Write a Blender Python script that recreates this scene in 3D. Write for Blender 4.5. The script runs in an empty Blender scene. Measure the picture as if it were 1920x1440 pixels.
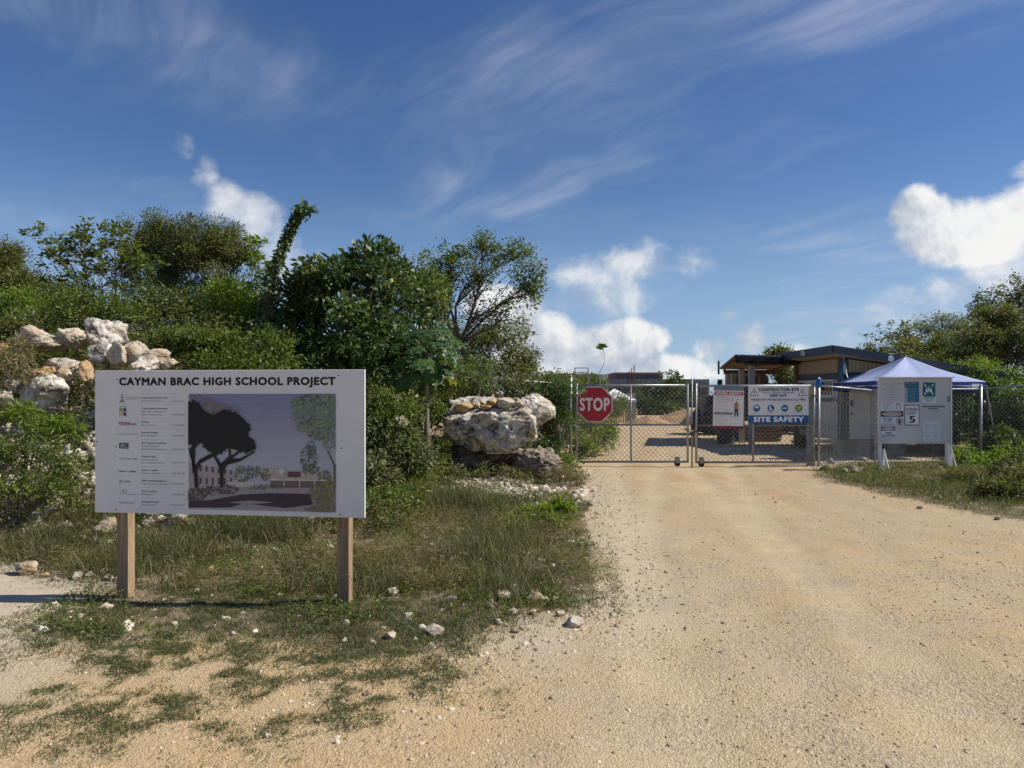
import bpy, math, random
import numpy as np
from mathutils import Vector

# ------------------------------------------------------------------ camera, sky, sun, exposure
scene = bpy.context.scene
COL = scene.collection
F_PX, CX, HY, CAM_H = 1350.0, 960.0, 740.0, 1.75      # focal length in photo pixels, centre column, horizon row, eye height
cam_d = bpy.data.cameras.new('camera'); cam = bpy.data.objects.new('camera', cam_d); COL.objects.link(cam)
cam.location = (0, 0, CAM_H); cam.rotation_euler = (math.radians(90), 0, 0)
cam_d.sensor_width = 36; cam_d.lens = 36 * F_PX / 1920; cam_d.shift_y = 20 / 1920
cam_d.clip_start = 0.05; cam_d.clip_end = 6000
scene.camera = cam
SUN_EL, SUN_AZ = math.radians(45), math.radians(-1.5)    # azimuth from +X towards +Y
sdir = Vector((math.cos(SUN_EL) * math.cos(SUN_AZ), math.cos(SUN_EL) * math.sin(SUN_AZ), math.sin(SUN_EL)))
sun_d = bpy.data.lights.new('sun', 'SUN'); sun = bpy.data.objects.new('sun', sun_d); COL.objects.link(sun)
sun_d.energy = 4.6; sun_d.angle = math.radians(0.53); sun_d.color = (1.0, 0.93, 0.82)
sun.rotation_euler = sdir.to_track_quat('Z', 'Y').to_euler(); sun.location = (30, 0, 40)
scene.view_settings.view_transform = 'Standard'; scene.view_settings.look = 'None'
scene.view_settings.exposure = 0.34; scene.view_settings.gamma = 1.0; scene.view_settings.use_curve_mapping = False
scene.cycles.max_bounces = 6; scene.cycles.transparent_max_bounces = 8
scene.cycles.use_denoising = True

class NT:
    """small helper to wire shader nodes"""
    def __init__(self, nt): self.t = nt; self.n = nt.nodes; self.l = nt.links
    def new(self, typ, **kw):
        nd = self.n.new(typ)
        for k, v in kw.items(): setattr(nd, k, v)
        return nd
    def put(self, sock, v):
        if hasattr(v, 'is_output'): self.l.new(v, sock)
        elif v is not None: sock.default_value = v
    def m(self, op, a, b=None, c=None, clamp=False):
        nd = self.new('ShaderNodeMath', operation=op, use_clamp=clamp)
        for i, v in enumerate((a, b, c)): self.put(nd.inputs[i], v)
        return nd.outputs[0]
    def vm(self, op, a, b=None, scale=None):
        nd = self.new('ShaderNodeVectorMath', operation=op)
        self.put(nd.inputs[0], a); self.put(nd.inputs[1], b)
        if scale is not None: self.put(nd.inputs['Scale'], scale)
        return nd.outputs[0]
    def noise(self, vec, scale, detail=4, rough=0.55, dist=0.0):
        nd = self.new('ShaderNodeTexNoise'); self.put(nd.inputs['Vector'], vec)
        nd.inputs['Scale'].default_value = scale; nd.inputs['Detail'].default_value = detail
        nd.inputs['Roughness'].default_value = rough; nd.inputs['Distortion'].default_value = dist
        return nd
    def step(self, x, a, b, lo=0.0, hi=1.0, kind='SMOOTHSTEP'):
        nd = self.new('ShaderNodeMapRange', interpolation_type=kind)
        self.put(nd.inputs['Value'], x)
        for k, v in (('From Min', a), ('From Max', b), ('To Min', lo), ('To Max', hi)): self.put(nd.inputs[k], v)
        return nd.outputs[0]
    def mix(self, f, a, b, blend='MIX'):
        nd = self.new('ShaderNodeMix', data_type='RGBA', blend_type=blend)
        self.put(nd.inputs['Factor'], f); self.put(nd.inputs['A'], a); self.put(nd.inputs['B'], b)
        return nd.outputs['Result']
    def ramp(self, f, stops):
        nd = self.new('ShaderNodeValToRGB'); self.put(nd.inputs[0], f); e = nd.color_ramp.elements
        while len(e) < len(stops): e.new(0.5)
        for i, (p, c) in enumerate(stops): e[i].position = p; e[i].color = (*c, 1)
        return nd.outputs[0]
    def bump(self, h, strength=0.3, dist=0.02):
        nd = self.new('ShaderNodeBump'); nd.inputs['Strength'].default_value = strength; nd.inputs['Distance'].default_value = dist
        self.put(nd.inputs['Height'], h); return nd.outputs[0]

def make_world():
    w = bpy.data.worlds.new('World'); scene.world = w; w.use_nodes = True
    w.cycles.sampling_method = 'MANUAL'; w.cycles.sample_map_resolution = 256
    g = NT(w.node_tree); g.n.clear()
    out = g.new('ShaderNodeOutputWorld')
    sky = g.new('ShaderNodeTexSky', sky_type='NISHITA', sun_disc=False)
    sky.sun_elevation = SUN_EL; sky.sun_rotation = math.pi / 2 - SUN_AZ
    sky.air_density = 1.0; sky.dust_density = 0.1; sky.ozone_density = 2.2
    D = g.vm('NORMALIZE', g.new('ShaderNodeTexCoord').outputs['Generated'])
    sp = g.new('ShaderNodeSeparateXYZ'); g.put(sp.inputs[0], D); x, y, z = sp.outputs
    n1 = g.noise(D, 5.0, 5, 0.6); off = g.vm('SUBTRACT', n1.outputs['Color'], (0.5, 0.5, 0.5))
    so = g.new('ShaderNodeSeparateXYZ'); g.put(so.inputs[0], off)
    az = g.m('ADD', g.m('ARCTAN2', x, y), g.m('MULTIPLY', so.outputs[0], 0.06))
    el = g.m('ADD', g.m('ARCSINE', z), g.m('MULTIPLY', so.outputs[1], 0.045))
    def px(cx, cy, rx, ry, wgt):
        a = math.atan((cx - CX) / F_PX); e = math.atan((HY - cy) / F_PX * math.cos(a))
        return (a, e, rx / F_PX * math.cos(a) ** 2, ry / F_PX * math.cos(a), wgt)
    puffs = [px(1800, 440, 175, 72, 1.15), px(1930, 400, 150, 75, 1.1), px(1705, 410, 60, 48, 0.9), px(1740, 548, 110, 40, 0.45), px(1870, 520, 140, 45, 0.5), px(1925, 325, 55, 28, 0.7),
             px(1215, 480, 75, 46, 0.48), px(1285, 482, 70, 40, 0.40), px(1130, 550, 90, 50, 0.30), px(1365, 583, 28, 14, 0.5),
             px(1050, 655, 190, 62, 1.3), px(1175, 640, 80, 50, 1.2), px(945, 580, 85, 56, 1.1), px(1010, 620, 90, 50, 1.0), px(1330, 650, 50, 36, 0.8), px(1405, 640, 55, 46, 0.9), px(1490, 668, 90, 30, 0.7), px(1240, 690, 200, 32, 0.8), px(1600, 650, 150, 40, 0.40), px(1700, 590, 90, 60, 0.35),
             px(332, 270, 36, 30, 0.44), px(370, 315, 36, 40, 0.42), px(415, 370, 60, 44, 0.38), px(490, 410, 75, 50, 0.46), px(570, 480, 110, 60, 0.36), px(690, 640, 200, 50, 0.6), px(120, 640, 260, 50, 0.5)]
    rr = random.Random(5)
    for k in range(16):                                  # the same fair-weather cumulus all round the horizon
        a = math.radians(48 + k * 16.5 + rr.uniform(-4, 4)); e = math.radians(rr.choice([3, 4, 6, 11, 14]))
        if a > math.pi: a -= 2 * math.pi
        puffs.append((a, e, rr.uniform(0.07, 0.15), rr.uniform(0.03, 0.055), rr.uniform(0.6, 1.2)))
    f1 = g.noise(D, 9.0, 10, 0.60, 0.2).outputs['Fac']
    f2 = g.noise(g.vm('ADD', D, tuple(sdir * 0.022 + Vector((0, 0, 0.020)))), 9.0, 10, 0.60, 0.2).outputs['Fac']
    def layer(ps, amp, a, b):
        """heaped clouds: a soft maximum of lumps, eaten by noise; T tells how high in its lump a point lies"""
        M = None; T = None; S = None
        for (az0, e0, ra, re, wt) in ps:
            u = g.m('MULTIPLY', g.m('SUBTRACT', az, az0), 1 / ra); v = g.m('MULTIPLY', g.m('SUBTRACT', el, e0), 1 / re)
            k = g.m('MULTIPLY', g.m('SUBTRACT', 1.0, g.m('MULTIPLY_ADD', v, v, g.m('MULTIPLY', u, u))), wt)
            w_ = g.m('MAXIMUM', k, 0.0)
            M = k if M is None else g.m('SMOOTH_MAX', M, k, 0.15)
            T = g.m('MULTIPLY', w_, v) if T is None else g.m('MULTIPLY_ADD', w_, v, T); S = w_ if S is None else g.m('ADD', S, w_)
        T = g.m('DIVIDE', T, g.m('ADD', S, 0.05)); M = g.m('MAXIMUM', M, -1.5)
        return g.step(g.m('MULTIPLY_ADD', g.m('SUBTRACT', f1, 0.5), amp, M), a, b), T
    soft_p = [p for p in puffs if p[4] <= 0.66]; hard_p = [p for p in puffs if p[4] > 0.66]
    dS, tS = layer(soft_p, 2.6, 0.0, 0.85); dH, tH = layer(hard_p, 3.3, 0.02, 0.75)
    dens = g.m('MAXIMUM', g.m('MULTIPLY', dS, 0.85), dH)
    lit = g.m('MULTIPLY_ADD', g.m('SUBTRACT', f1, f2), 3.4, g.m('MULTIPLY_ADD', g.m('MAXIMUM', tS, tH), 0.26, 0.64), clamp=True)
    ccol = g.ramp(lit, [(0.0, (0.42, 0.48, 0.60)), (0.45, (0.66, 0.70, 0.77)), (0.8, (0.93, 0.94, 0.96)), (1.0, (1.0, 1.0, 0.99))])
    # high thin cirrus on a flat layer
    zz = g.m('ADD', g.m('MAXIMUM', z, 0.0), 0.12)
    cv = g.new('ShaderNodeCombineXYZ'); g.put(cv.inputs[0], g.m('DIVIDE', x, zz)); g.put(cv.inputs[1], g.m('DIVIDE', y, zz))
    wv = g.vm('ADD', cv.outputs[0], g.vm('SCALE', g.vm('SUBTRACT', g.noise(cv.outputs[0], 0.9, 3, 0.5).outputs['Color'], (0.5, 0.5, 0.5)), scale=0.7))
    sw = g.new('ShaderNodeSeparateXYZ'); g.put(sw.inputs[0], wv); fv = g.new('ShaderNodeCombineXYZ')      # fibres run along x - y
    g.put(fv.inputs[0], g.m('MULTIPLY', g.m('SUBTRACT', sw.outputs[0], sw.outputs[1]), 0.42)); g.put(fv.inputs[1], g.m('MULTIPLY', g.m('ADD', sw.outputs[0], sw.outputs[1]), 2.0))
    c1 = g.noise(fv.outputs[0], 1.6, 8, 0.60, 0.3).outputs['Fac']
    c2 = g.noise(wv, 0.75, 4, 0.55).outputs['Fac']
    cir = g.m('MULTIPLY', g.step(c1, 0.36, 0.85), g.step(c2, 0.42, 0.64))
    cir = g.m('MULTIPLY', cir, g.step(z, 0.02, 0.2, 0.28, 0.60))
    veil = g.m('ADD', cir, g.m('MULTIPLY', g.step(c2, 0.42, 0.8), 0.10), clamp=True)
    hs = g.new('ShaderNodeHueSaturation'); hs.inputs['Saturation'].default_value = 1.24; hs.inputs['Hue'].default_value = 0.512; hs.inputs['Value'].default_value = 1.0
    g.put(hs.inputs['Color'], sky.outputs[0])
    b1 = g.new('ShaderNodeBackground'); haze_f = g.step(z, -0.02, 0.30, 0.72, 0.0)
    g.put(b1.inputs['Color'], g.mix(haze_f, hs.outputs[0], (3.0, 4.75, 7.9, 1))); b1.inputs['Strength'].default_value = 0.073
    b2 = g.new('ShaderNodeBackground'); g.put(b2.inputs['Color'], (0.72, 0.78, 0.90, 1)); b2.inputs['Strength'].default_value = 0.62
    b3 = g.new('ShaderNodeBackground'); g.put(b3.inputs['Color'], ccol); b3.inputs['Strength'].default_value = 0.72
    m1 = g.new('ShaderNodeMixShader'); g.put(m1.inputs[0], veil); g.l.new(b1.outputs[0], m1.inputs[1]); g.l.new(b2.outputs[0], m1.inputs[2])
    m2 = g.new('ShaderNodeMixShader'); g.put(m2.inputs[0], dens); g.l.new(m1.outputs[0], m2.inputs[1]); g.l.new(b3.outputs[0], m2.inputs[2])
    g.l.new(m2.outputs[0], out.inputs['Surface'])
make_world()

# ------------------------------------------------------------------ helpers
def P(px, py, Y):
    """world point seen at photo pixel (px, py) at distance Y in front of the camera"""
    return Vector(((px - CX) / F_PX * Y, Y, CAM_H + (HY - py) / F_PX * Y))
def ss(a, b, x):
    t = np.clip((np.asarray(x, float) - a) / (b - a), 0, 1); return t * t * (3 - 2 * t)
def _h(ix, iy, iz, s):
    n = (ix * 374761393 + iy * 668265263 + iz * 2147483647 + s * 144665) & 0x7fffffff
    n = ((n ^ (n >> 13)) * 1274126177) & 0x7fffffff
    return ((n ^ (n >> 16)) & 0xffff) / 65535.0
def vnoise(x, y, z=0.0, s=0):
    x, y, z = np.broadcast_arrays(np.asarray(x, float), np.asarray(y, float), np.asarray(z, float))
    ix, iy, iz = (np.floor(v).astype(np.int64) for v in (x, y, z))
    fx, fy, fz = x - ix, y - iy, z - iz
    fx, fy, fz = (f * f * (3 - 2 * f) for f in (fx, fy, fz))
    r = 0
    for dx in (0, 1):
        for dy in (0, 1):
            for dz in (0, 1):
                r = r + _h(ix + dx, iy + dy, iz + dz, s) * np.where(dx, fx, 1 - fx) * np.where(dy, fy, 1 - fy) * np.where(dz, fz, 1 - fz)
    return r
def fbm(x, y, z=0.0, o=4, s=0, g=0.5):
    a, t, r, f = 1.0, 0.0, 0.0, 1.0
    for k in range(o):
        r = r + a * vnoise(np.asarray(x) * f, np.asarray(y) * f, np.asarray(z) * f, s + k); t += a; a *= g; f *= 2.03
    return r / t
def inpoly(x, y, poly):
    x = np.asarray(x, float); y = np.asarray(y, float); r = np.zeros(np.broadcast(x, y).shape, bool)
    for (x1, y1), (x2, y2) in zip(poly, poly[1:] + poly[:1]):
        if y1 == y2: continue
        r ^= ((y1 > y) != (y2 > y)) & (x < (x2 - x1) * (y - y1) / (y2 - y1) + x1)
    return r

def raw_mesh(name, V, Fc, smooth=False, attr=None):
    """mesh from numpy arrays: V (n,3), Fc (m,k) all faces with k corners"""
    V = np.ascontiguousarray(V, np.float32); Fc = np.ascontiguousarray(Fc, np.int32)
    me = bpy.data.meshes.new(name); k = Fc.shape[1]
    me.vertices.add(len(V)); me.vertices.foreach_set('co', V.ravel())
    me.loops.add(Fc.size); me.loops.foreach_set('vertex_index', Fc.ravel())
    me.polygons.add(len(Fc)); me.polygons.foreach_set('loop_start', np.arange(0, Fc.size, k, dtype=np.int32))
    me.update(calc_edges=True)
    if smooth: me.polygons.foreach_set('use_smooth', np.ones(len(Fc), bool))
    for an, av in (attr or {}).items():
        at = me.attributes.new(an, 'FLOAT', 'POINT'); at.data.foreach_set('value', np.ascontiguousarray(av, np.float32))
    return me
def link(name, me, mat=None, parent=None, loc=None):
    o = bpy.data.objects.new(name, me); COL.objects.link(o)
    if mat is not None and me is not None and not me.materials: me.materials.append(mat)
    if parent: o.parent = parent
    if loc is not None: o.location = loc
    return o
def tag(o, label=None, cat=None, group=None, kind=None):
    for k, v in (('label', label), ('category', cat), ('group', group), ('kind', kind)):
        if v: o[k] = v
    return o
def thing(name, label, cat, loc=(0, 0, 0), rz=0.0, group=None):
    o = link(name, None, loc=loc); o.rotation_euler = (0, 0, rz); o.empty_display_size = 0.1
    return tag(o, label, cat, group)

class MB:
    """collects simple solids into one mesh"""
    def __init__(s): s.v = []; s.f = []
    def add(s, vs, fs):
        b = len(s.v); s.v += [tuple(v) for v in vs]; s.f += [tuple(i + b for i in f) for f in fs]; return s
    def box(s, x0, x1, y0, y1, z0, z1):
        return s.add([(x0, y0, z0), (x1, y0, z0), (x1, y1, z0), (x0, y1, z0), (x0, y0, z1), (x1, y0, z1), (x1, y1, z1), (x0, y1, z1)],
                     [(0, 3, 2, 1), (4, 5, 6, 7), (0, 1, 5, 4), (1, 2, 6, 5), (2, 3, 7, 6), (3, 0, 4, 7)])
    def tube(s, pts, radii, n=8, cap=True):
        pts = [Vector(p) for p in pts]; b = len(s.v)
        if not hasattr(radii, '__len__'): radii = [radii] * len(pts)
        up = None
        for i, p in enumerate(pts):
            d = (pts[min(i + 1, len(pts) - 1)] - pts[max(i - 1, 0)]).normalized()
            if up is None: up = Vector((1, 0, 0)) if abs(d.x) < 0.8 else Vector((0, 1, 0))
            a = (up - d * up.dot(d)).normalized(); c = d.cross(a); up = a
            for k in range(n):
                t = 2 * math.pi * k / n; s.v.append(tuple(p + (a * math.cos(t) + c * math.sin(t)) * radii[i]))
        for i in range(len(pts) - 1):
            for k in range(n):
                s.f.append((b + i * n + k, b + i * n + (k + 1) % n, b + (i + 1) * n + (k + 1) % n, b + (i + 1) * n + k))
        if cap:
            s.f.append(tuple(b + k for k in range(n))[::-1]); s.f.append(tuple(b + (len(pts) - 1) * n + k for k in range(n)))
        return s
    def prism(s, poly, y0, y1):
        """polygon in x,z extruded from y0 (front) to y1"""
        n = len(poly)
        return s.add([(x, y0, z) for x, z in poly] + [(x, y1, z) for x, z in poly],
                     [tuple(range(n)), tuple(range(n, 2 * n))[::-1]] + [(i, i + n, (i + 1) % n + n, (i + 1) % n) for i in range(n)])
    def flat(s, poly, y):
        return s.add([(x, y, z) for x, z in poly], [tuple(range(len(poly)))])
    def mesh(s, name, smooth=False):
        me = bpy.data.meshes.new(name); me.from_pydata(s.v, [], s.f); me.update()
        if smooth: me.polygons.foreach_set('use_smooth', np.ones(len(me.polygons), bool))
        return me
    def build(s, name, mat, parent=None, smooth=False, bevel=0):
        o = link(name, s.mesh(name, smooth), mat, parent)
        if bevel:
            md = o.modifiers.new('bevel', 'BEVEL'); md.width = bevel; md.segments = 2; md.limit_method = 'ANGLE'
        return o
def disc(cx, cz, r, n=20, rz=None): return [(cx + r * math.cos(2 * math.pi * k / n), cz + (rz or r) * math.sin(2 * math.pi * k / n)) for k in range(n)]

def text_mesh(mb, body, x0, x1, z0, z1, y, bold=0.0, keep=None):
    """lettering fitted to the box x0..x1, z0..z1 (cap height), facing -Y; keep = 'l' | 'r' | 'c' keeps proportions"""
    cu = bpy.data.curves.new('lettering', 'FONT'); cu.body = body; cu.space_character = 1.0 + 2.6 * bold; cu.resolution_u = 3
    o = bpy.data.objects.new('lettering', cu); me = bpy.data.meshes.new_from_object(o)
    V = np.array([v.co[:] for v in me.vertices]); lo, hi = V.min(0), V.max(0)
    zl = 0.0 if lo[1] > -0.05 or not body.isupper() else lo[1]
    zh = 0.72
    sz = (z1 - z0) / (zh - 0); sx = (x1 - x0) / (hi[0] - lo[0]); ox = x0
    if keep:
        sx = min(sx, sz * 0.95); wd = sx * (hi[0] - lo[0])
        ox = x0 if keep == 'l' else (x1 - wd if keep == 'r' else (x0 + x1 - wd) / 2)
    fs = [tuple(p.vertices) for p in me.polygons]
    for k in range(8 if bold > .004 else 1):                # heavier weight: the letter struck again around itself
        ex, ez = (bold * 1.15 * math.cos(k * .7854), bold * 1.15 * math.sin(k * .7854)) if bold > .004 else (0, 0)
        mb.add([(ox + (v[0] + ex - lo[0]) * sx, y - k * .00003, z0 + (v[1] + ez) * sz) for v in V], fs)
    bpy.data.objects.remove(o); bpy.data.meshes.remove(me); bpy.data.curves.remove(cu)

# ------------------------------------------------------------------ materials
def mat(name, col, rough=0.7, var=0.12, scale=6.0, bump=0.0, bscale=None, metal=0.0, dirt=None, stretch=None, spec=0.4):
    m = bpy.data.materials.new(name); m.use_nodes = True; g = NT(m.node_tree); b = g.n['Principled BSDF']
    tc = g.new('ShaderNodeTexCoord').outputs['Object']
    if stretch:
        mp = g.new('ShaderNodeMapping'); g.put(mp.inputs['Vector'], tc); mp.inputs['Scale'].default_value = stretch; tc = mp.outputs[0]
    n = g.noise(tc, scale, 6, 0.6).outputs['Fac']
    lo = tuple(max(0, c * (1 - var)) for c in col); hi = tuple(min(1, c * (1 + var)) for c in col)
    c = g.mix(g.step(n, 0.3, 0.7), (*lo, 1), (*hi, 1))
    if dirt:
        d = g.noise(tc, scale * 0.37, 8, 0.7, 0.5).outputs['Fac']
        c = g.mix(g.step(d, 0.52, 0.75, 0, dirt[3] if len(dirt) > 3 else 0.6), c, (*dirt[:3], 1))
    g.put(b.inputs['Base Color'], c); b.inputs['Roughness'].default_value = rough; b.inputs['Metallic'].default_value = metal
    b.inputs['Specular IOR Level'].default_value = spec
    if bump: g.put(b.inputs['Normal'], g.bump(g.noise(tc, bscale or scale * 4, 5, 0.6).outputs['Fac'], bump))
    return m
def leaf_mat(name, dark, light, dry=None, dry_amt=0.12, trans=0.35, rough=0.5):
    """leaf colour varies from leaf to leaf with the attribute rnd"""
    m = bpy.data.materials.new(name); m.use_nodes = True; g = NT(m.node_tree); b = g.n['Principled BSDF']; out = g.n['Material Output']
    a = g.new('ShaderNodeAttribute', attribute_name='rnd').outputs['Fac']
    stops = [(0.0, dark), (0.75 - (dry_amt if dry else 0), light), (1.0 - (dry_amt if dry else 0), tuple(min(1, c * 1.25) for c in light))]
    if dry: stops += [(1.0 - dry_amt * 0.6, dry)]
    c = g.ramp(a, stops)
    pn = g.noise(g.new('ShaderNodeNewGeometry').outputs['Position'], 1.1, 3).outputs['Fac']
    c = g.mix(g.step(pn, 0.35, 0.65, 0.0, 0.22), c, (light[0] * 1.2, light[1] * 1.1, light[2] * 0.75, 1))
    g.put(b.inputs['Base Color'], c); b.inputs['Roughness'].default_value = rough; b.inputs['Specular IOR Level'].default_value = 0.35
    t = g.new('ShaderNodeBsdfTranslucent'); g.put(t.inputs['Color'], g.mix(1.0, c, (1.25, 1.45, 0.65, 1), 'MULTIPLY'))
    mx = g.new('ShaderNodeMixShader'); mx.inputs[0].default_value = trans
    g.l.new(b.outputs[0], mx.inputs[1]); g.l.new(t.outputs[0], mx.inputs[2]); g.l.new(mx.outputs[0], out.inputs['Surface'])
    return m
def rock_mat(name, pale, warm, grey, grey_amt=0.5, scale=2.2):
    m = bpy.data.materials.new(name); m.use_nodes = True; g = NT(m.node_tree); b = g.n['Principled BSDF']
    tc = g.new('ShaderNodeTexCoord').outputs['Object']
    oi = g.new('ShaderNodeObjectInfo').outputs['Random']
    tv = g.vm('ADD', tc, g.vm('SCALE', (13.1, 7.7, 5.3), scale=oi))
    n1 = g.noise(tv, scale, 8, 0.65, 0.3).outputs['Fac']; n2 = g.noise(tv, scale * 2.3, 9, 0.72, 0.6).outputs['Fac']; n3 = g.noise(tv, scale * 9, 6, 0.7).outputs['Fac']
    c = g.mix(g.step(n1, 0.42, 0.66), (*pale, 1), (*warm, 1))
    nz = g.new('ShaderNodeSeparateXYZ'); g.put(nz.inputs[0], g.new('ShaderNodeNewGeometry').outputs['Normal'])
    c = g.mix(g.m('MULTIPLY', g.step(n2, 0.58 - 0.18 * grey_amt, 0.66), min(1, grey_amt * 1.5)), c, (*grey, 1))
    c = g.mix(g.step(n3, 0.58, 0.72, 0, 0.55 * grey_amt + 0.1), c, (grey[0] * 0.5, grey[1] * 0.48, grey[2] * 0.45, 1))
    g.put(b.inputs['Base Color'], c); b.inputs['Roughness'].default_value = 0.95; b.inputs['Specular IOR Level'].default_value = 0.15
    g.put(b.inputs['Normal'], g.bump(g.m('MULTIPLY_ADD', n3, 0.6, n2), 0.7, 0.05))
    return m
def flatc(name, col, rough=0.6): return mat(name, col, rough, 0.04, 20)
M_GALV = mat('galvanised_steel', (0.40, 0.41, 0.42), 0.48, 0.2, 14, metal=0.55)
M_GALVD = mat('weathered_steel', (0.26, 0.27, 0.27), 0.55, 0.25, 14, metal=0.45)
M_WIRE = mat('fence_wire', (0.27, 0.265, 0.25), 0.6, 0.2, 5, metal=0.3)
M_WOOD = mat('sawn_timber', (0.30, 0.21, 0.125), 0.8, 0.30, 5, 0.25, 30, stretch=(9, 9, 0.7), dirt=(0.16, 0.10, 0.06, 0.6))
M_WOODD = mat('old_timber', (0.16, 0.10, 0.065), 0.85, 0.3, 5, 0.3, stretch=(6, 6, 1))
M_WHITE = mat('white_board', (0.70, 0.70, 0.69), 0.5, 0.04, 2.2, dirt=(0.50, 0.47, 0.42, 0.38))
M_WHITE2 = mat('white_paint', (0.76, 0.76, 0.75), 0.6, 0.05, 6, dirt=(0.5, 0.46, 0.40, 0.35))
M_BLACK = flatc('black_print', (0.012, 0.012, 0.014)); M_GREYP = flatc('grey_print', (0.20, 0.20, 0.21)); M_LGREYP = flatc('light_grey_print', (0.42, 0.42, 0.42))
M_REDP = flatc('red_print', (0.42, 0.02, 0.03)); M_BLUEP = flatc('blue_print', (0.012, 0.11, 0.30)); M_NAVYP = flatc('navy_print', (0.015, 0.025, 0.07)); M_WHITEP = flatc('white_print', (0.78, 0.78, 0.78))
M_GREENP = flatc('green_print', (0.012, 0.14, 0.13)); M_YELP = flatc('yellow_print', (0.55, 0.60, 0.10)); M_TEALP = flatc('teal_print', (0.03, 0.16, 0.26)); M_ORP = flatc('orange_print', (0.42, 0.20, 0.09)); M_BROWNP = flatc('dark_red_print', (0.20, 0.03, 0.04)); M_PINKP = flatc('faded_red_print', (0.60, 0.48, 0.47))
M_CONC = mat('concrete', (0.36, 0.33, 0.29), 0.9, 0.2, 3, 0.3, dirt=(0.2, 0.17, 0.13))
M_SCREW = flatc('screw', (0.05, 0.05, 0.05))
M_BARK = mat('bark', (0.14, 0.11, 0.085), 0.9, 0.35, 9, 0.5, stretch=(3, 3, 1))
M_BARKG = mat('pale_bark', (0.24, 0.215, 0.18), 0.9, 0.3, 9, 0.5, stretch=(3, 3, 1))
M_RUBBER = mat('rubber', (0.02, 0.02, 0.02), 0.8, 0.3, 9, dirt=(0.15, 0.11, 0.07, 0.5))

# ------------------------------------------------------------------ ground
def gp(px, py, zg=0.0):
    Y = (CAM_H - zg) * F_PX / (py - HY); return ((px - CX) / F_PX * Y, Y)
VERGE = [gp(*p) for p in [(0, 1052), (110, 1075), (215, 1105), (150, 1140), (40, 1190), (200, 1215), (330, 1205), (470, 1195), (600, 1215), (640, 1260), (760, 1235), (850, 1215), (960, 1160), (1085, 1135), (1115, 1060), (1105, 985), (1085, 935)]] + [(1.35, 13.2), (1.25, 16), (0.9, 16.4), (1.6, 22), (2.6, 30), (3.6, 40), (-200, 300), (-60, 7.3), (-6.0, 7.2)]
SPARSE = [gp(*p) for p in [(-60, 1200), (40, 1290), (30, 1340), (140, 1370), (330, 1410), (520, 1370), (700, 1335), (880, 1300), (900, 1235), (640, 1200), (300, 1190)]]
RIGHT = [gp(1520, 893, 0.12), gp(1570, 908, 0.11), gp(1640, 926, 0.1), gp(1730, 942, 0.08), gp(1830, 960, 0.06), gp(1925, 978, 0.05), (8.6, 8.3), (11, 6.6), (16, 5), (60, 2), (200, 100), (60, 100), (14.5, 24), (13.5, 19), (9.6, 17.2), (7.0, 15.9)]
def rut(x, y):
    """worn wheel paths from the gate towards the camera"""
    r = 0
    for x16, k, b in ((4.1, .215, .0), (3.2, .16, .5)):
        xc = x16 - (16 - y) * k + b * ((16 - y) / 12) ** 2 + .35 * (fbm(y * .25, x16, 0, 2, 7) - .5)
        for o in (-.78, .78): r = r + np.exp(-((x - xc - o) / .20) ** 2)
    return np.clip(r, 0, 1) * ss(1.5, 3, y) * (1 - ss(24, 34, y))
def gz(x, y):
    x = np.asarray(x, float); y = np.asarray(y, float)
    z = 0.15 * ss(7, 16, y)
    xm = x + 0.8 * (fbm(y * 0.5, x * 0.5, 3.3) - 0.5)
    bank = (1 - ss(-5.6, -2.0, xm)) * ss(8.3, 12.2, y + 1.2 * (fbm(x * 0.6, y * 0.6) - 0.5))
    z = z + 2.15 * bank + bank * 0.5 * (fbm(x * 1.1, y * 1.1, 7.7, 5) - 0.5)
    z = z + 0.22 * ss(9.5, 15, y) * (1 - ss(-1.2, 1.0, x))
    z = z + 0.05 * ss(6.6, 9.0, x) * ss(5, 12, y) * (1 - ss(15, 17, y)) * (1 - ss(20, 30, x))
    near = 1 - ss(14, 22, np.hypot(x, y))
    z = z + near * (0.05 * (fbm(x * 0.8, y * 0.8, 0, 3, 5) - 0.5) + 0.022 * (fbm(x * 4, y * 4, 0, 3, 9) - 0.5))
    z = z - .016 * rut(x, y)
    return z
def gz1(x, y): return float(gz(x, y))
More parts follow.
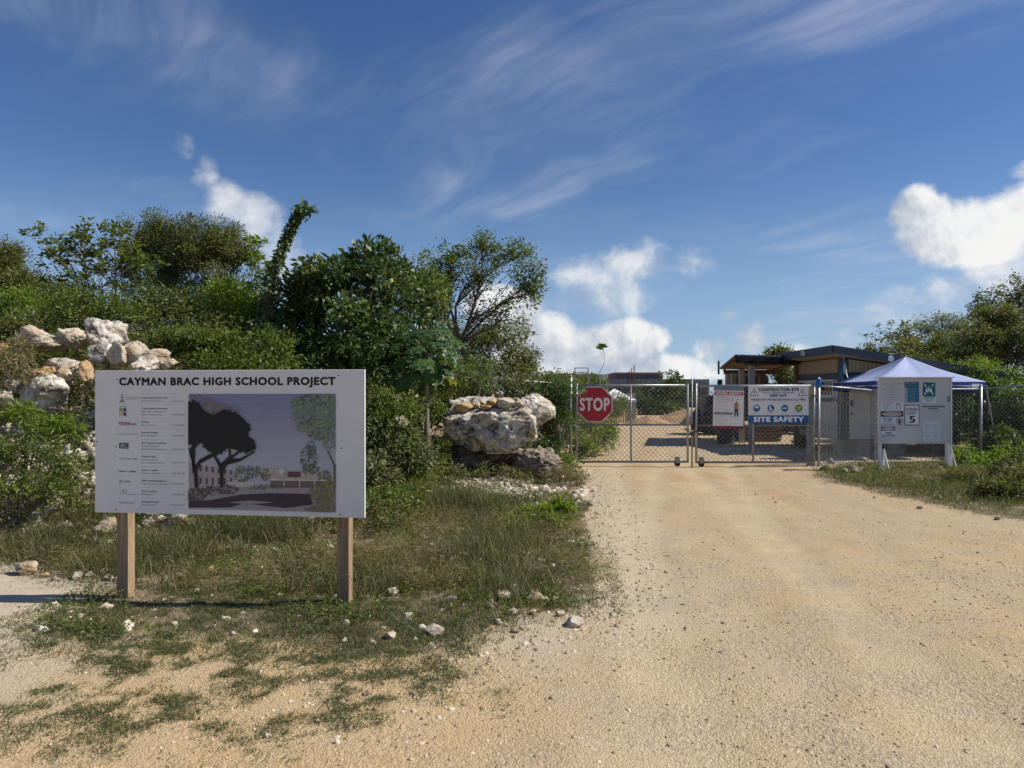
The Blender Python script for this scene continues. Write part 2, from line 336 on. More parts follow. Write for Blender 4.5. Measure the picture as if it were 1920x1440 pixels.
def make_ground():
    def axis(lo, a, b, hi, st):
        c = list(np.arange(a, b, st)); d, v, r = st, c[-1], []
        while v < hi: d *= 1.22; v += d; r.append(v)
        d, v, l = st, c[0], []
        while v > lo: d *= 1.22; v -= d; l.append(v)
        return np.array(l[::-1] + c + r)
    xs, ys = axis(-2500, -9, 10, 2500, 0.085), axis(-60, 1.8, 18, 4500, 0.085)
    X, Y = np.meshgrid(xs, ys); Z = gz(X, Y); nx, ny = len(xs), len(ys)
    V = np.stack([X, Y, Z], -1).reshape(-1, 3)
    i = np.arange(nx - 1)[None, :] + nx * np.arange(ny - 1)[:, None]; i = i.ravel()
    Fc = np.stack([i, i + 1, i + nx + 1, i + nx], 1)
    xf, yf = V[:, 0], V[:, 1]
    wx, wy = xf + 0.5 * (fbm(xf * 1.7, yf * 1.7, 0, 4, 21) - 0.5), yf + 0.5 * (fbm(xf * 1.7, yf * 1.7, 0, 4, 31) - 0.5)
    veg = sum((inpoly(wx + dx, wy + dy, VERGE) | inpoly(wx + dx, wy + dy, RIGHT)).astype(float) for dx in (-.22, 0, .22) for dy in (-.22, 0, .22)) / 9
    pale = (1 - ss(-3.4, -2.2, xf + 1.4 * (fbm(xf * 0.9, yf * 0.9, 0, 4, 51) - 0.5))) * (1 - ss(7.5, 8.5, yf)) * ss(3.4, 4.2, yf)
    ex = np.interp(yf, [3.0, 4, 5.5, 7.3, 10.3, 13, 15.5], [-2.6, -.8, .6, .95, 1.15, 1.35, 1.5]); gold = (1 - ss(-.6, 1.0, xf + .8 * (fbm(xf, yf, 0, 3, 41) - .5))) * (1 - ss(4.4, 5.4, yf + .35 * xf)) * (1 - pale) * (yf > 0); margin = np.exp(-((xf - ex) / .75) ** 2) * ss(4.0, 5.4, yf) * (1 - ss(15, 17, yf))
    me = raw_mesh('ground', V, Fc, True, {'veg': veg, 'pale': np.maximum(pale, margin * .7), 'gold': gold, 'rut': rut(xf, yf)})
    m = bpy.data.materials.new('ground_dirt'); m.use_nodes = True; g = NT(m.node_tree); b = g.n['Principled BSDF']
    pos = g.new('ShaderNodeNewGeometry').outputs['Position']
    sx = g.new('ShaderNodeSeparateXYZ'); g.put(sx.inputs[0], pos)
    big = g.noise(pos, 0.55, 5, 0.6, 0.4).outputs['Fac']; mid = g.noise(pos, 3.1, 6, 0.62).outputs['Fac']; fine = g.noise(pos, 26, 7, 0.7).outputs['Fac']; grit = g.noise(pos, 130, 3, 0.6).outputs['Fac']
    vo = g.new('ShaderNodeTexVoronoi'); g.put(vo.inputs['Vector'], g.vm('ADD', pos, g.vm('SCALE', g.noise(pos, 30, 2).outputs['Color'], scale=0.02))); vo.inputs['Scale'].default_value = 75; vo.inputs['Randomness'].default_value = 1.0
    vo2 = g.new('ShaderNodeTexVoronoi'); g.put(vo2.inputs['Vector'], g.vm('ADD', pos, g.vm('SCALE', g.noise(pos, 12, 3).outputs['Color'], scale=0.06))); vo2.inputs['Scale'].default_value = 27
    vs = g.new('ShaderNodeSeparateColor'); g.put(vs.inputs[0], vo.outputs['Color'])
    c = g.mix(g.step(big, 0.36, 0.64), (0.47, 0.36, 0.205, 1), (0.43, 0.315, 0.172, 1))
    c = g.mix(g.step(mid, 0.35, 0.7, 0, 0.6), c, (0.51, 0.39, 0.225, 1))
    orange = g.m('MULTIPLY', g.step(g.noise(pos, 0.9, 6, 0.65, 0.8).outputs['Fac'], 0.46, 0.64), g.step(sx.outputs[1], 7.5, 13, 0.15, 0.85))
    c = g.mix(orange, c, (0.42, 0.245, 0.115, 1))
    lanes = g.m('MULTIPLY', g.step(g.noise(g.vm('MULTIPLY', pos, (1.0, 0.16, 1.0)), 1.3, 5, 0.6, 0.5).outputs['Fac'], 0.45, 0.62), g.step(sx.outputs[1], 5, 9, 0.7, 0.4))
    c = g.mix(lanes, c, (0.345, 0.27, 0.175, 1))
    ruts = g.step(g.noise(g.vm('MULTIPLY', g.vm('ADD', pos, g.vm('SCALE', g.noise(pos, 0.25, 2).outputs['Color'], scale=1.2)), (1.0, 0.05, 1.0)), 2.1, 3, 0.5).outputs['Fac'], 0.50, 0.66, 0.0, 0.5)
    c = g.mix(ruts, c, (0.50, 0.385, 0.24, 1))
    rt = g.m('MULTIPLY', g.new('ShaderNodeAttribute', attribute_name='rut').outputs['Fac'], g.step(mid, 0.3, 0.6, 0.35, 0.8))
    c = g.mix(rt, c, (0.56, 0.45, 0.285, 1))
    grav = g.m('MULTIPLY', g.step(g.noise(pos, 1.4, 5, 0.6).outputs['Fac'], 0.42, 0.62), g.step(sx.outputs[1], 6, 12, 0.75, 0.25))
    c = g.mix(grav, c, g.ramp(vs.outputs[0], [(0, (0.25, 0.20, 0.145)), (0.5, (0.40, 0.32, 0.225)), (1, (0.58, 0.50, 0.39))]))
    c = g.mix(g.step(fine, 0.3, 0.6, 0.10, 0.42), c, g.ramp(vs.outputs[1], [(0, (0.26, 0.195, 0.12)), (0.35, (0.40, 0.30, 0.185)), (0.8, (0.46, 0.36, 0.235)), (1, (0.66, 0.56, 0.42))]))
    c = g.mix(g.m('MULTIPLY', g.new('ShaderNodeAttribute', attribute_name='pale').outputs['Fac'], g.step(mid, 0.25, 0.6, 0.5, 0.95)), c, (0.49, 0.425, 0.325, 1))
    c = g.mix(g.m('MULTIPLY', g.new('ShaderNodeAttribute', attribute_name='gold').outputs['Fac'], g.step(mid, 0.3, 0.6, 0.85, 0.35)), c, (0.49, 0.345, 0.175, 1))
    vg = g.step(g.m('MULTIPLY_ADD', g.m('SUBTRACT', g.noise(pos, 4.5, 6, 0.7).outputs['Fac'], 0.5), 1.3, g.new('ShaderNodeAttribute', attribute_name='veg').outputs['Fac']), 0.40, 0.75)
    soil = g.mix(g.step(mid, 0.4, 0.65), (0.115, 0.088, 0.05, 1), (0.30, 0.235, 0.16, 1))
    c = g.mix(vg, c, soil)
    c = g.mix(g.step(fine, 0.52, 0.72, 0, 0.45), c, (0.22, 0.165, 0.105, 1))
    c = g.mix(g.m('MULTIPLY', g.step(vo2.outputs['Distance'], 0.42, 0.75, 0, 0.30), g.step(g.noise(pos, 1.1, 5, 0.65).outputs['Fac'], 0.42, 0.62, 0.1, 1.0)), c, (0.22, 0.165, 0.105, 1))
    c = g.mix(g.step(g.noise(pos, 0.23, 4, 0.6).outputs['Fac'], 0.42, 0.62, 0.0, 0.18), c, (0.32, 0.275, 0.21, 1))
    c = g.mix(g.step(grit, 0.55, 0.75, 0, 0.35), c, (0.60, 0.51, 0.37, 1))
    g.put(b.inputs['Base Color'], c); b.inputs['Roughness'].default_value = 0.97; b.inputs['Specular IOR Level'].default_value = 0.1
    hgt = g.m('ADD', g.m('MULTIPLY', fine, 0.35), g.m('MULTIPLY_ADD', vo.outputs['Distance'], -0.8, g.m('MULTIPLY', grit, 0.35)))
    g.put(b.inputs['Normal'], g.bump(g.m('MULTIPLY_ADD', vo2.outputs['Distance'], g.step(g.noise(pos, 1.1, 5, 0.65).outputs['Fac'], 0.42, 0.62, -0.15, -1.15), hgt), 0.6, 0.016))
    tag(link('ground', me, m), kind='structure')
make_ground()

# ------------------------------------------------------------------ site buildings and far things
def building_parts():
    navy = mat('slate_blue_paint', (0.045, 0.058, 0.082), 0.6, 0.12, 3, dirt=(0.10, 0.10, 0.10, 0.3)); cream = mat('cream_siding', (0.50, 0.40, 0.26), 0.7, 0.08, 4)
    grey = mat('pale_wall_panel', (0.52, 0.49, 0.44), 0.7, 0.08, 2, dirt=(0.30, 0.22, 0.14, 0.5)); glass = mat('window_glass', (0.02, 0.025, 0.03), 0.08, 0.1, 2, spec=0.6)
    alum = flatc('white_aluminium', (0.66, 0.66, 0.64)); roofm = mat('roof_sheet', (0.11, 0.12, 0.13), 0.5, 0.15, 3)
    X0, X1, Y0, Y1 = 8.98, 13.2, 19.6, 22.8; zb = 0.52
    def rz(x): return 3.06 - (x - 8.5) * 0.155
    t = thing('site_office', 'slate blue and cream site office cabin with sloping roof behind the canopy tent', 'cabin', (0, 0, 0))
    def bx(name, m, *a, parent=t, bevel=0): return MB().box(*a).build(name, m, parent, bevel=bevel)
    def slab(name, m, y0, y1, zt, zbot, x0, x1, parent=t):
        return MB().add([(x0, y0, zbot(x0)), (x1, y0, zbot(x1)), (x1, y1, zbot(x1)), (x0, y1, zbot(x0)), (x0, y0, zt(x0)), (x1, y0, zt(x1)), (x1, y1, zt(x1)), (x0, y1, zt(x0))],
                        [(0, 3, 2, 1), (4, 5, 6, 7), (0, 1, 5, 4), (1, 2, 6, 5), (2, 3, 7, 6), (3, 0, 4, 7)]).build(name, m, parent)
    # walls: lower pale panels, upper cream siding, dark corner posts and bands proud of them
    slab('wall', grey, Y0, Y1, lambda x: 2.0, lambda x: zb, X0, X1)
    slab('siding', cream, Y0, Y1, lambda x: rz(x) - 0.24, lambda x: 2.002, X0, X1)
    b = MB()
    k = 0
    for i in range(30):                                   # vertical battens of the siding
        yy = Y0 + 0.1 + i * 0.1
        if yy < Y1 - 0.05: b.box(X0 - 0.012, X0 - 0.002, yy, yy + 0.018, 2.36, rz(X0) - 0.25)
    for i in range(38):
        xx = X0 + 0.15 + i * 0.11
        if xx < X1 - 0.05: b.box(xx, xx + 0.018, Y0 - 0.012, Y0 - 0.002, 2.36, rz(xx) - 0.27)
    tag(b.build('siding_battens', mat('siding_groove', (0.30, 0.22, 0.13), 0.8), t), kind='stuff')
    slab('roof', roofm, Y0 - 0.55, Y1 + 0.4, lambda x: rz(x), lambda x: rz(x) - 0.05, X0 - 0.5, X1 + 0.5)
    MB().add([(X0 - 0.53, Y0 - 0.58, rz(X0 - .5) - 0.235), (X0 - 0.53, Y1 + 0.43, rz(X0 - .5) - 0.235), (X0 - 0.53, Y1 + 0.43, rz(X0 - .5) - 0.01), (X0 - 0.53, Y0 - 0.58, rz(X0 - .5) - 0.01),
              (X0 - 0.503, Y0 - 0.553, rz(X0 - .5) - 0.235), (X0 - 0.503, Y1 + 0.43, rz(X0 - .5) - 0.235), (X0 - 0.503, Y1 + 0.43, rz(X0 - .5) - 0.01), (X0 - 0.503, Y0 - 0.553, rz(X0 - .5) - 0.01)],
             [(0, 3, 2, 1), (4, 5, 6, 7), (0, 1, 5, 4), (1, 2, 6, 5), (2, 3, 7, 6), (3, 0, 4, 7)]).build('fascia', navy, t)
    slab('fascia', navy, Y0 - 0.58, Y0 - 0.552, lambda x: rz(x) - 0.01, lambda x: rz(x) - 0.215, X0 - 0.50, X1 + 0.5)
    slab('soffit', cream, Y0 - 0.54, Y1 + 0.38, lambda x: rz(x) - 0.18, lambda x: rz(x) - 0.20, X0 - 0.49, X1 + 0.48)
    bx('corner_post', navy, X0 - 0.03, X0 + 0.17, Y0 - 0.03, Y0 + 0.2, zb - 0.02, rz(X0) - 0.26)
    bx('corner_post', navy, X0 - 0.03, X0 + 0.1, Y1 - 0.16, Y1 + 0.02, zb - 0.02, rz(X0) - 0.26)
    bx('trim_band', navy, X0 - 0.022, X0 - 0.001, Y0 + 0.2, Y1 - 0.16, 2.18, 2.36)
    bx('trim_band', navy, X0 + 0.17, X1, Y0 - 0.022, Y0 - 0.001, 2.18, 2.36)
    bx('trim_band', navy, X0 - 0.022, X0 - 0.001, Y0 + 0.2, Y1 - 0.16, 1.55, 1.68)
    w = bx('window', alum, X0 - 0.045, X0 - 0.002, Y0 + 0.45, Y1 - 0.3, 1.70, 2.175)
    ym = (Y0 + Y1) / 2 + 0.07
    for a, c in ((Y0 + 0.50, ym - 0.02), (ym + 0.02, Y1 - 0.35)): bx('pane', glass, X0 - 0.05, X0 - 0.047, a, c, 1.74, 2.13, parent=w)
    bx('sill', alum, X0 - 0.11, X0 - 0.047, Y0 + 0.40, Y1 - 0.25, 1.665, 1.70, parent=w)
    # door in the front wall, two moulded panels
    d = bx('door', M_WHITE2, X0 + 0.19, X0 + 1.08, Y0 - 0.045, Y0 - 0.003, zb + 0.02, 2.14, bevel=0.006)
    for a in (0.31, 0.70):
        for z0, z1 in ((zb + 0.16, 1.15), (1.32, 2.0)): bx('door_panel', M_WHITE2, X0 + a, X0 + a + 0.26, Y0 - 0.055, Y0 - 0.046, z0, z1, parent=d, bevel=0.004)
    bx('lock_box', M_BLACK, X0 + 0.23, X0 + 0.27, Y0 - 0.09, Y0 - 0.046, 1.20, 1.27, parent=d); bx('handle', M_BLACK, X0 + 0.22, X0 + 0.26, Y0 - 0.10, Y0 - 0.046, 1.42, 1.60, parent=d)
    bx('wall_panel', M_WHITE2, X0 + 1.2, X0 + 2.4, Y0 - 0.03, Y0 - 0.003, 1.2, 2.1)
    for xx, yy in ((X0 + 1.0, Y0 - 0.66), (X0 - 0.55, Y0 + 1.2)):
        l = MB().tube([(xx, yy + 0.06, rz(xx) - 0.1), (xx - 0.02, yy - 0.02, rz(xx) - 0.14)], [0.05, 0.075], 10).build('floodlight', alum, t)
    # piers and treads
    for xx in (X0 + 0.02, X0 + 1.35, X0 + 2.6, X1 - 0.45):
        for yy in (Y0 + 0.02, Y1 - 0.45): MB().box(xx, xx + 0.4, yy, yy + 0.4, 0.05, zb - 0.025).build('pier', M_CONC, t, bevel=0.01)
    bx('floor_beam', M_WOODD, X0 + 0.02, X1 - 0.02, Y0 + 0.03, Y1 - 0.03, zb - 0.022, zb - 0.002)
    # concrete block step in front of the door
    st = thing('block_step', 'rough concrete block step lying below the white cabin door', 'step', (X0 + 0.25, Y0 - 0.75, 0.15))
    MB().box(0, 1.05, 0, 0.5, -0.04, 0.16).build('block', M_CONC, st, bevel=0.015)
    for k in range(3): MB().box(0.02 + 0.36 * k, 0.30 + 0.36 * k, 0.16, 0.48, 0.161, 0.33).build('block', M_CONC, st, bevel=0.015) if k != 1 else None
    # flag on a leaning staff
    f = thing('flag', 'small blue and white flag on a thin leaning staff beside the cabin corner', 'flag', (8.55, 18.9, 0.15))
    MB().tube([(0.0, 0, -0.05), (0.16, 0, 2.62)], 0.012, 6).build('staff', M_GALVD, f)
    def cloth(nm, m, pts):
        V = []; n = 7
        for i in range(n + 1):
            for j in range(4):
                u, v = i / n, j / 3
                a = Vector(pts[0]).lerp(Vector(pts[1]), u); c = Vector(pts[2]).lerp(Vector(pts[3]), u); p = a.lerp(c, v)
                p.y += 0.05 * math.sin(v * 6 + u * 3); V.append(tuple(p))
        Fq = [(i * 4 + j, i * 4 + j + 1, i * 4 + j + 5, i * 4 + j + 4) for i in range(n) for j in range(3)]
        o = MB().add(V, Fq).build(nm, m, f, True); md = o.modifiers.new('solid', 'SOLIDIFY'); md.thickness = 0.004
    cloth('flag_blue', flatc('flag_blue', (0.03, 0.16, 0.32), 0.8), [(0.155, 0, 2.55), (0.128, 0, 2.1), (0.17, 0, 2.5), (0.05, 0.0, 1.98)])
    cloth('flag_white', flatc('flag_white', (0.75, 0.72, 0.68), 0.8), [(0.175, 0.02, 2.5), (0.18, 0.02, 2.15), (0.20, 0.03, 2.40), (0.31, 0.03, 2.02)])

def carport():
    t = thing('carport', 'open timber carport with black tarp edge joining the site office', 'carport', (0, 0, 0))
    tarp = mat('black_tarp', (0.012, 0.013, 0.017), 0.35, 0.4, 6, 0.6, 8); roof = mat('brown_plywood', (0.20, 0.115, 0.065), 0.8, 0.25, 3)
    ya, yb = 22.4, 26.6
    C4 = [(6.95, ya, 2.97), (9.6, ya, 2.90), (9.9, yb, 2.70), (7.68, yb, 2.72)]      # the roof falls away to the back
    def sheet(nm, m, z0, z1, g=0.0):
        q = [(x + (g if x > 9 else -g), y + (g if y > 24 else -g), z) for x, y, z in C4]
        MB().add([(x, y, z + z0) for x, y, z in q] + [(x, y, z + z1) for x, y, z in q], [(0, 3, 2, 1), (4, 5, 6, 7), (0, 1, 5, 4), (1, 2, 6, 5), (2, 3, 7, 6), (3, 0, 4, 7)]).build(nm, m, t)
    sheet('roof_panel', roof, -0.03, 0.0); sheet('roof_cover', tarp, 0.003, 0.02, 0.02)
    # wrinkled tarp hanging on the front edge
    n = 60; V = []; rng = random.Random(3)
    for i in range(n + 1):
        u = i / n; x = 6.93 + u * 2.3; z = 3.0 - u * 0.065
        for j in range(5):
            V.append((x, ya - 0.04 - 0.015 * math.sin(i * 0.5 + j) * j / 4 - rng.uniform(0, 0.012), z - j * 0.062 - (rng.uniform(-.02, .02) if j == 4 else 0)))
    o = MB().add(V, [(i * 5 + j, i * 5 + j + 1, i * 5 + j + 6, i * 5 + j + 5) for i in range(n) for j in range(4)]).build('tarp_edge', tarp, t, True)
    md = o.modifiers.new('solid', 'SOLIDIFY'); md.thickness = 0.006
    MB().box(7.25, 9.5, ya + .15, ya + .24, 2.67, 2.85).build('beam', M_WOODD, t); MB().box(7.75, 9.7, yb - .3, yb - .21, 2.50, 2.655).build('beam', M_WOODD, t)
    for k in (0, 3, 6):
        x0 = 7.1 + k * .37; x1 = 7.8 + k * .3; MB().tube([(x0, ya + .05, 2.895 - k * .008), (x1, yb - .05, 2.645)], .04, 4).build('rafter', M_WOODD, t)
    for x, y in ((7.52, ya + 0.2), (7.62, ya + 1.5), (7.75, ya + 2.8), (7.9, yb - 0.25), (8.95, ya + 0.2), (9.1, yb - 0.3)):
        MB().box(x - 0.08, x + 0.08, y - 0.08, y + 0.08, 0.05, 2.665 if y < 23 else (2.60 if y < 24.5 else 2.495)).build('post', M_CONC if x < 8 else M_WOODD, t)
    MB().box(7.62, 7.68, yb + .03, yb + .07, 2.50, 3.0).build('gutter_end', M_BLACK, t)

def loader():
    t = thing('loader', 'dark parked wheel loader under the carport behind the gate signs', 'loader', (9.25, 29.2, 0.15))
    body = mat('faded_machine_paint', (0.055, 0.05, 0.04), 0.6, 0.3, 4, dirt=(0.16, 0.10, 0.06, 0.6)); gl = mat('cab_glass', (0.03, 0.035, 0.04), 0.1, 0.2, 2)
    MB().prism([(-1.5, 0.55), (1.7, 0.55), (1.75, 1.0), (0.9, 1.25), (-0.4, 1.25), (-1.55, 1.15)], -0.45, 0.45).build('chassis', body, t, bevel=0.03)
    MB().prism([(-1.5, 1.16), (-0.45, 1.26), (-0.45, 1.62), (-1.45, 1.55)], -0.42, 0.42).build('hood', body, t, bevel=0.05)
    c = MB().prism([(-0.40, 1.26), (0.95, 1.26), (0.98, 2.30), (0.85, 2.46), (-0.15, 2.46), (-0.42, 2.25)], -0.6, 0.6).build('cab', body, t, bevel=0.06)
    for a, b_ in ((-0.32, 0.25), (0.33, 0.88)): MB().box(a, b_, -0.612, -0.603, 1.45, 2.28).build('window', gl, c)
    MB().box(-0.2, 0.9, -0.55, 0.55, 2.465, 2.52).build('roof_rack', M_BLACK, c)
    for x, r in ((-1.15, 0.60), (1.25, 0.60)):
        for y in (-0.75, 0.75):
            s = 0.19
            w = MB().tube([(x, y - s, r), (x, y - s * .8, r), (x, y + s * .8, r), (x, y + s, r)], [r * 0.86, r, r, r * 0.86], 28).build('tyre', M_RUBBER, t)
            MB().tube([(x, y - s - 0.02, r), (x, y + s + 0.02, r)], r * 0.5, 18).build('rim', mat('rim_paint', (0.10, 0.08, 0.05), 0.6), w)
    MB().tube([(-1.0, -0.4, 1.62), (-1.0, -0.4, 2.15)], 0.04, 8).build('exhaust', M_BLACK, t)
    MB().tube([(-0.4, -0.6, 1.9), (-1.02, -0.85, 2.0)], 0.015, 6).build('mirror_arm', M_BLACK, t)
    MB().box(-1.16, -0.98, -0.92, -0.86, 1.85, 2.2).build('mirror', M_BLACK, t, bevel=0.02)
    MB().tube([(1.5, 0, 0.9), (2.1, 0, 0.75), (2.5, 0, 0.35)], 0.1, 8).build('lift_arm', body, t)
    MB().prism([(2.35, 0.05), (3.0, 0.0), (2.75, 0.35), (2.55, 0.75), (2.4, 0.7)], -0.85, 0.85).build('bucket', body, t, bevel=0.02)

def far_things():
    grey = mat('grey_render', (0.15, 0.16, 0.18), 0.8, 0.1, 0.4); dark = mat('unfinished_facade', (0.035, 0.042, 0.05), 0.8, 0.3, 0.6); rust = mat('red_roof_edge', (0.22, 0.08, 0.05), 0.7, 0.2, 0.5); pal = mat('pale_parapet', (0.45, 0.44, 0.42), 0.8)
    glass = mat('far_glass', (0.05, 0.09, 0.15), 0.2, 0.3, 0.5)
    Y = 90.0
    def rect(px0, px1, py0, py1, Yy): a = P(px0, py1, Yy); b = P(px1, py0, Yy); return a.x, b.x, a.z, b.z
    t = thing('school_building', 'long grey unfinished school building with a red-edged upper storey beyond the site', 'building', (0, 0, 0))
    x0, x1, _, z1 = rect(1125, 1330, 711, 711, Y)
    MB().box(x0, x1, Y, Y + 18, 0.1, z1).build('wall', grey, t)
    MB().box(x0 + 0.1, x1 - 0.4, Y - 0.3, Y - 0.003, 0.1, z1 - 0.72).build('unfinished_wall', dark, t)
    for k in range(6): MB().box(x0 + 0.15, x1 - 0.45, Y - 0.42, Y - 0.303, 0.45 + k * 0.42, 0.53 + k * 0.42).build('scaffold_board', grey, t)
    for k in range(12): MB().box(x0 + 0.4 + k * 1.1, x0 + 0.46 + k * 1.1, Y - 0.5, Y - 0.423, 0.1, z1 - 0.1).build('scaffold_pole', M_GALVD, t)
    a0, a1, _, az1 = rect(1155, 1243, 700, 700, Y + 3); MB().box(a0, a1, Y + 3, Y + 12, z1 + 0.002, az1).build('upper_storey', rust, t)
    MB().box(a0 - 0.2, a1 + 0.2, Y + 2.8, Y + 12.2, az1 + 0.002, az1 + 0.14).build('roof', pal, t)
    for k in range(9):
        xa = a0 + 0.25 + k * (a1 - a0 - 0.3) / 9
        MB().box(xa, xa + 0.5, Y + 2.93, Y + 2.997, z1 + 0.02, z1 + 0.42).build('window', glass, t)
    t2 = thing('low_grey_building', 'low flat grey building with pale roof edge seen over the hedge', 'building', (0, 0, 0))
    x0, x1, _, z1 = rect(1030, 1118, 702, 702, 75); MB().box(x0, x1, 75, 85, 0.1, z1).build('wall', grey, t2); MB().box(x0 - 0.1, x1 + 0.1, 74.9, 85.1, z1 + 0.002, z1 + 0.1).build('roof_edge', pal, t2)
    x0, x1, _, z1 = rect(1120, 1143, 701, 701, 75); MB().box(x0, x1, 76, 84, 0.1, z1).build('stair_block', pal, t2)
    # pair of concrete columns with starter bars
    t3 = thing('concrete_column', 'pale concrete column with rusty rebar sticking out, inside the gate', 'column', P(1183, 790, 44) * 1)
    t3.location.z = 0.1
    for dx in (-0.16, 0.14): MB().box(dx - 0.1, dx + 0.1, -0.12, 0.12, 0, 1.75).build('shaft', M_CONC, t3, bevel=0.01)
    for dx in (-0.22, -0.1, 0.05, 0.2):
        for dy in (-0.08, 0.08): MB().tube([(dx, dy, 1.74), (dx + 0.02 * dy, dy, 3.25 + dx)], 0.018, 5).build('rebar', mat('rebar_rust', (0.09, 0.04, 0.03), 0.9), t3)
    # small white tent and orange barrier net
    t4 = thing('small_canopy', 'small white pyramid canopy far inside the site behind the stop sign', 'canopy', (P(1152, 0, 42).x, 42, 0.1))
    w = 1.1; MB().add([(-w, -w, 1.35), (w, -w, 1.35), (w, w, 1.35), (-w, w, 1.35), (0, 0, 2.0), (-w, -w, 1.25), (w, -w, 1.25), (w, w, 1.25), (-w, w, 1.25)],
             [(0, 1, 4), (1, 2, 4), (2, 3, 4), (3, 0, 4), (5, 6, 1, 0), (6, 7, 2, 1), (7, 8, 3, 2), (8, 5, 0, 3)]).build('roof', M_WHITE2, t4)
    for dx in (-1, 1):
        for dy in (-1, 1): MB().box(dx * 1.05 - .03, dx * 1.05 + .03, dy * 1.05 - .03, dy * 1.05 + .03, 0, 1.26).build('leg', M_GALV, t4)
    net = mat('orange_net', (0.42, 0.20, 0.07), 0.8, 0.3, 9)
    t5 = thing('barrier_fence', 'ochre slatted barrier standing under the small white canopy', 'barrier', (P(1155, 0, 40.6).x, 40.6, 0.1))
    for k in range(13): MB().box(-0.75 + k * 0.125, -0.68 + k * 0.125, -0.02, 0.02, 0.0, 1.05).build('slat', net, t5)
    MB().box(-0.78, 0.85, 0.021, 0.05, 0.85, 0.93).build('rail', M_WOODD, t5)
    # scaffold frame seen above the hedge
    t6 = thing('pole_frame', 'thin metal goalpost frame rising above the hedge by the gate', 'frame', (0, 0, 0))
    a = P(1078, 690, 40); b = P(1103, 690, 40)
    MB().tube([(a.x, 40, 0.1), (a.x, 40, a.z)], 0.03, 6).build('pole', M_GALVD, t6); MB().tube([(b.x, 40, 0.1), (b.x, 40, a.z)], 0.03, 6).build('pole', M_GALVD, t6)
    MB().tube([(a.x, 40, a.z), (b.x, 40, a.z)], 0.03, 6).build('crossbar', M_GALVD, t6); MB().tube([(a.x, 40, a.z - .25), (b.x, 40, a.z - .25)], 0.02, 6).build('crossbar', M_GALVD, t6)
    # spoil heaps
    dirt = mat('orange_spoil', (0.30, 0.19, 0.10), 0.95, 0.3, 1.5, 0.6, 6)
    for (px, py, Yy, rx, h, lab) in ((1214, 792, 40, 1.5, 0.5, 'low orange earth heap in front of the far dark tree'), (1290, 790, 42, 2.6, 0.75, 'broad orange earth heap behind the meeting of the gates'), (1318, 790, 38, 1.3, 1.0, 'tall reddish earth heap beside the loader wheel')):
        c = P(px, py, Yy); n = 28; g_ = np.linspace(-1, 1, n); X, Yg = np.meshgrid(g_, g_); r = np.hypot(X, Yg)
        Z = h * np.clip(1 - r, 0, 1) ** 0.8 * (0.7 + 0.6 * fbm(X * 3 + px, Yg * 3, 0, 4)) - 0.05
        V = np.stack([X * rx, Yg * rx, Z], -1).reshape(-1, 3); i = (np.arange(n - 1)[None, :] + n * np.arange(n - 1)[:, None]).ravel()
        tag(link('earth_heap', raw_mesh('earth_heap', V, np.stack([i, i + 1, i + n + 1, i + n], 1), True), dirt, loc=(c.x, Yy, 0.14)), lab, 'earth heap', 'earth heaps in the site')
def clutter():
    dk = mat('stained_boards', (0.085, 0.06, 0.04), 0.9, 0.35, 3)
    t = thing('timber_stack', 'dark stack of weathered boards under the carport behind the gate signs', 'timber stack', (7.75, 24.3, 0.15), 0.08)
    rr = random.Random(4)
    for r in range(5):
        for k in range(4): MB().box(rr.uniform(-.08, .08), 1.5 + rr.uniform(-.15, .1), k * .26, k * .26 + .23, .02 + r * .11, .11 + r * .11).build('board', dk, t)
    t = thing('steel_drum', 'dark rusty drum standing beside the timber stack under the carport', 'drum', (7.0, 23.6, 0.14))
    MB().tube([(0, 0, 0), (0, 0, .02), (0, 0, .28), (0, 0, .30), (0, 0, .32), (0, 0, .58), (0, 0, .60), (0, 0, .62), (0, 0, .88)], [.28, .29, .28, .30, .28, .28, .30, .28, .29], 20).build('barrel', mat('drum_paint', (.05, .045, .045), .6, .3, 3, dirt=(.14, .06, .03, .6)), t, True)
    t = thing('trestle_table', 'rough brown work trestle standing in front of the loader', 'trestle', (6.6, 26.2, 0.15), -.1)
    MB().box(0, 1.7, 0, .6, .72, .78).build('top', dk, t)
    for x in (.12, 1.58):
        for y, q in ((.05, -.12), (.55, .12)): MB().tube([(x, y, .72), (x, y + q, -.02)], .035, 4).build('leg', dk, t)
    MB().tube([(.12, .3, .25), (1.58, .3, .25)], .03, 4).build('stretcher', dk, t)
building_parts(); carport(); loader(); far_things(); clutter()

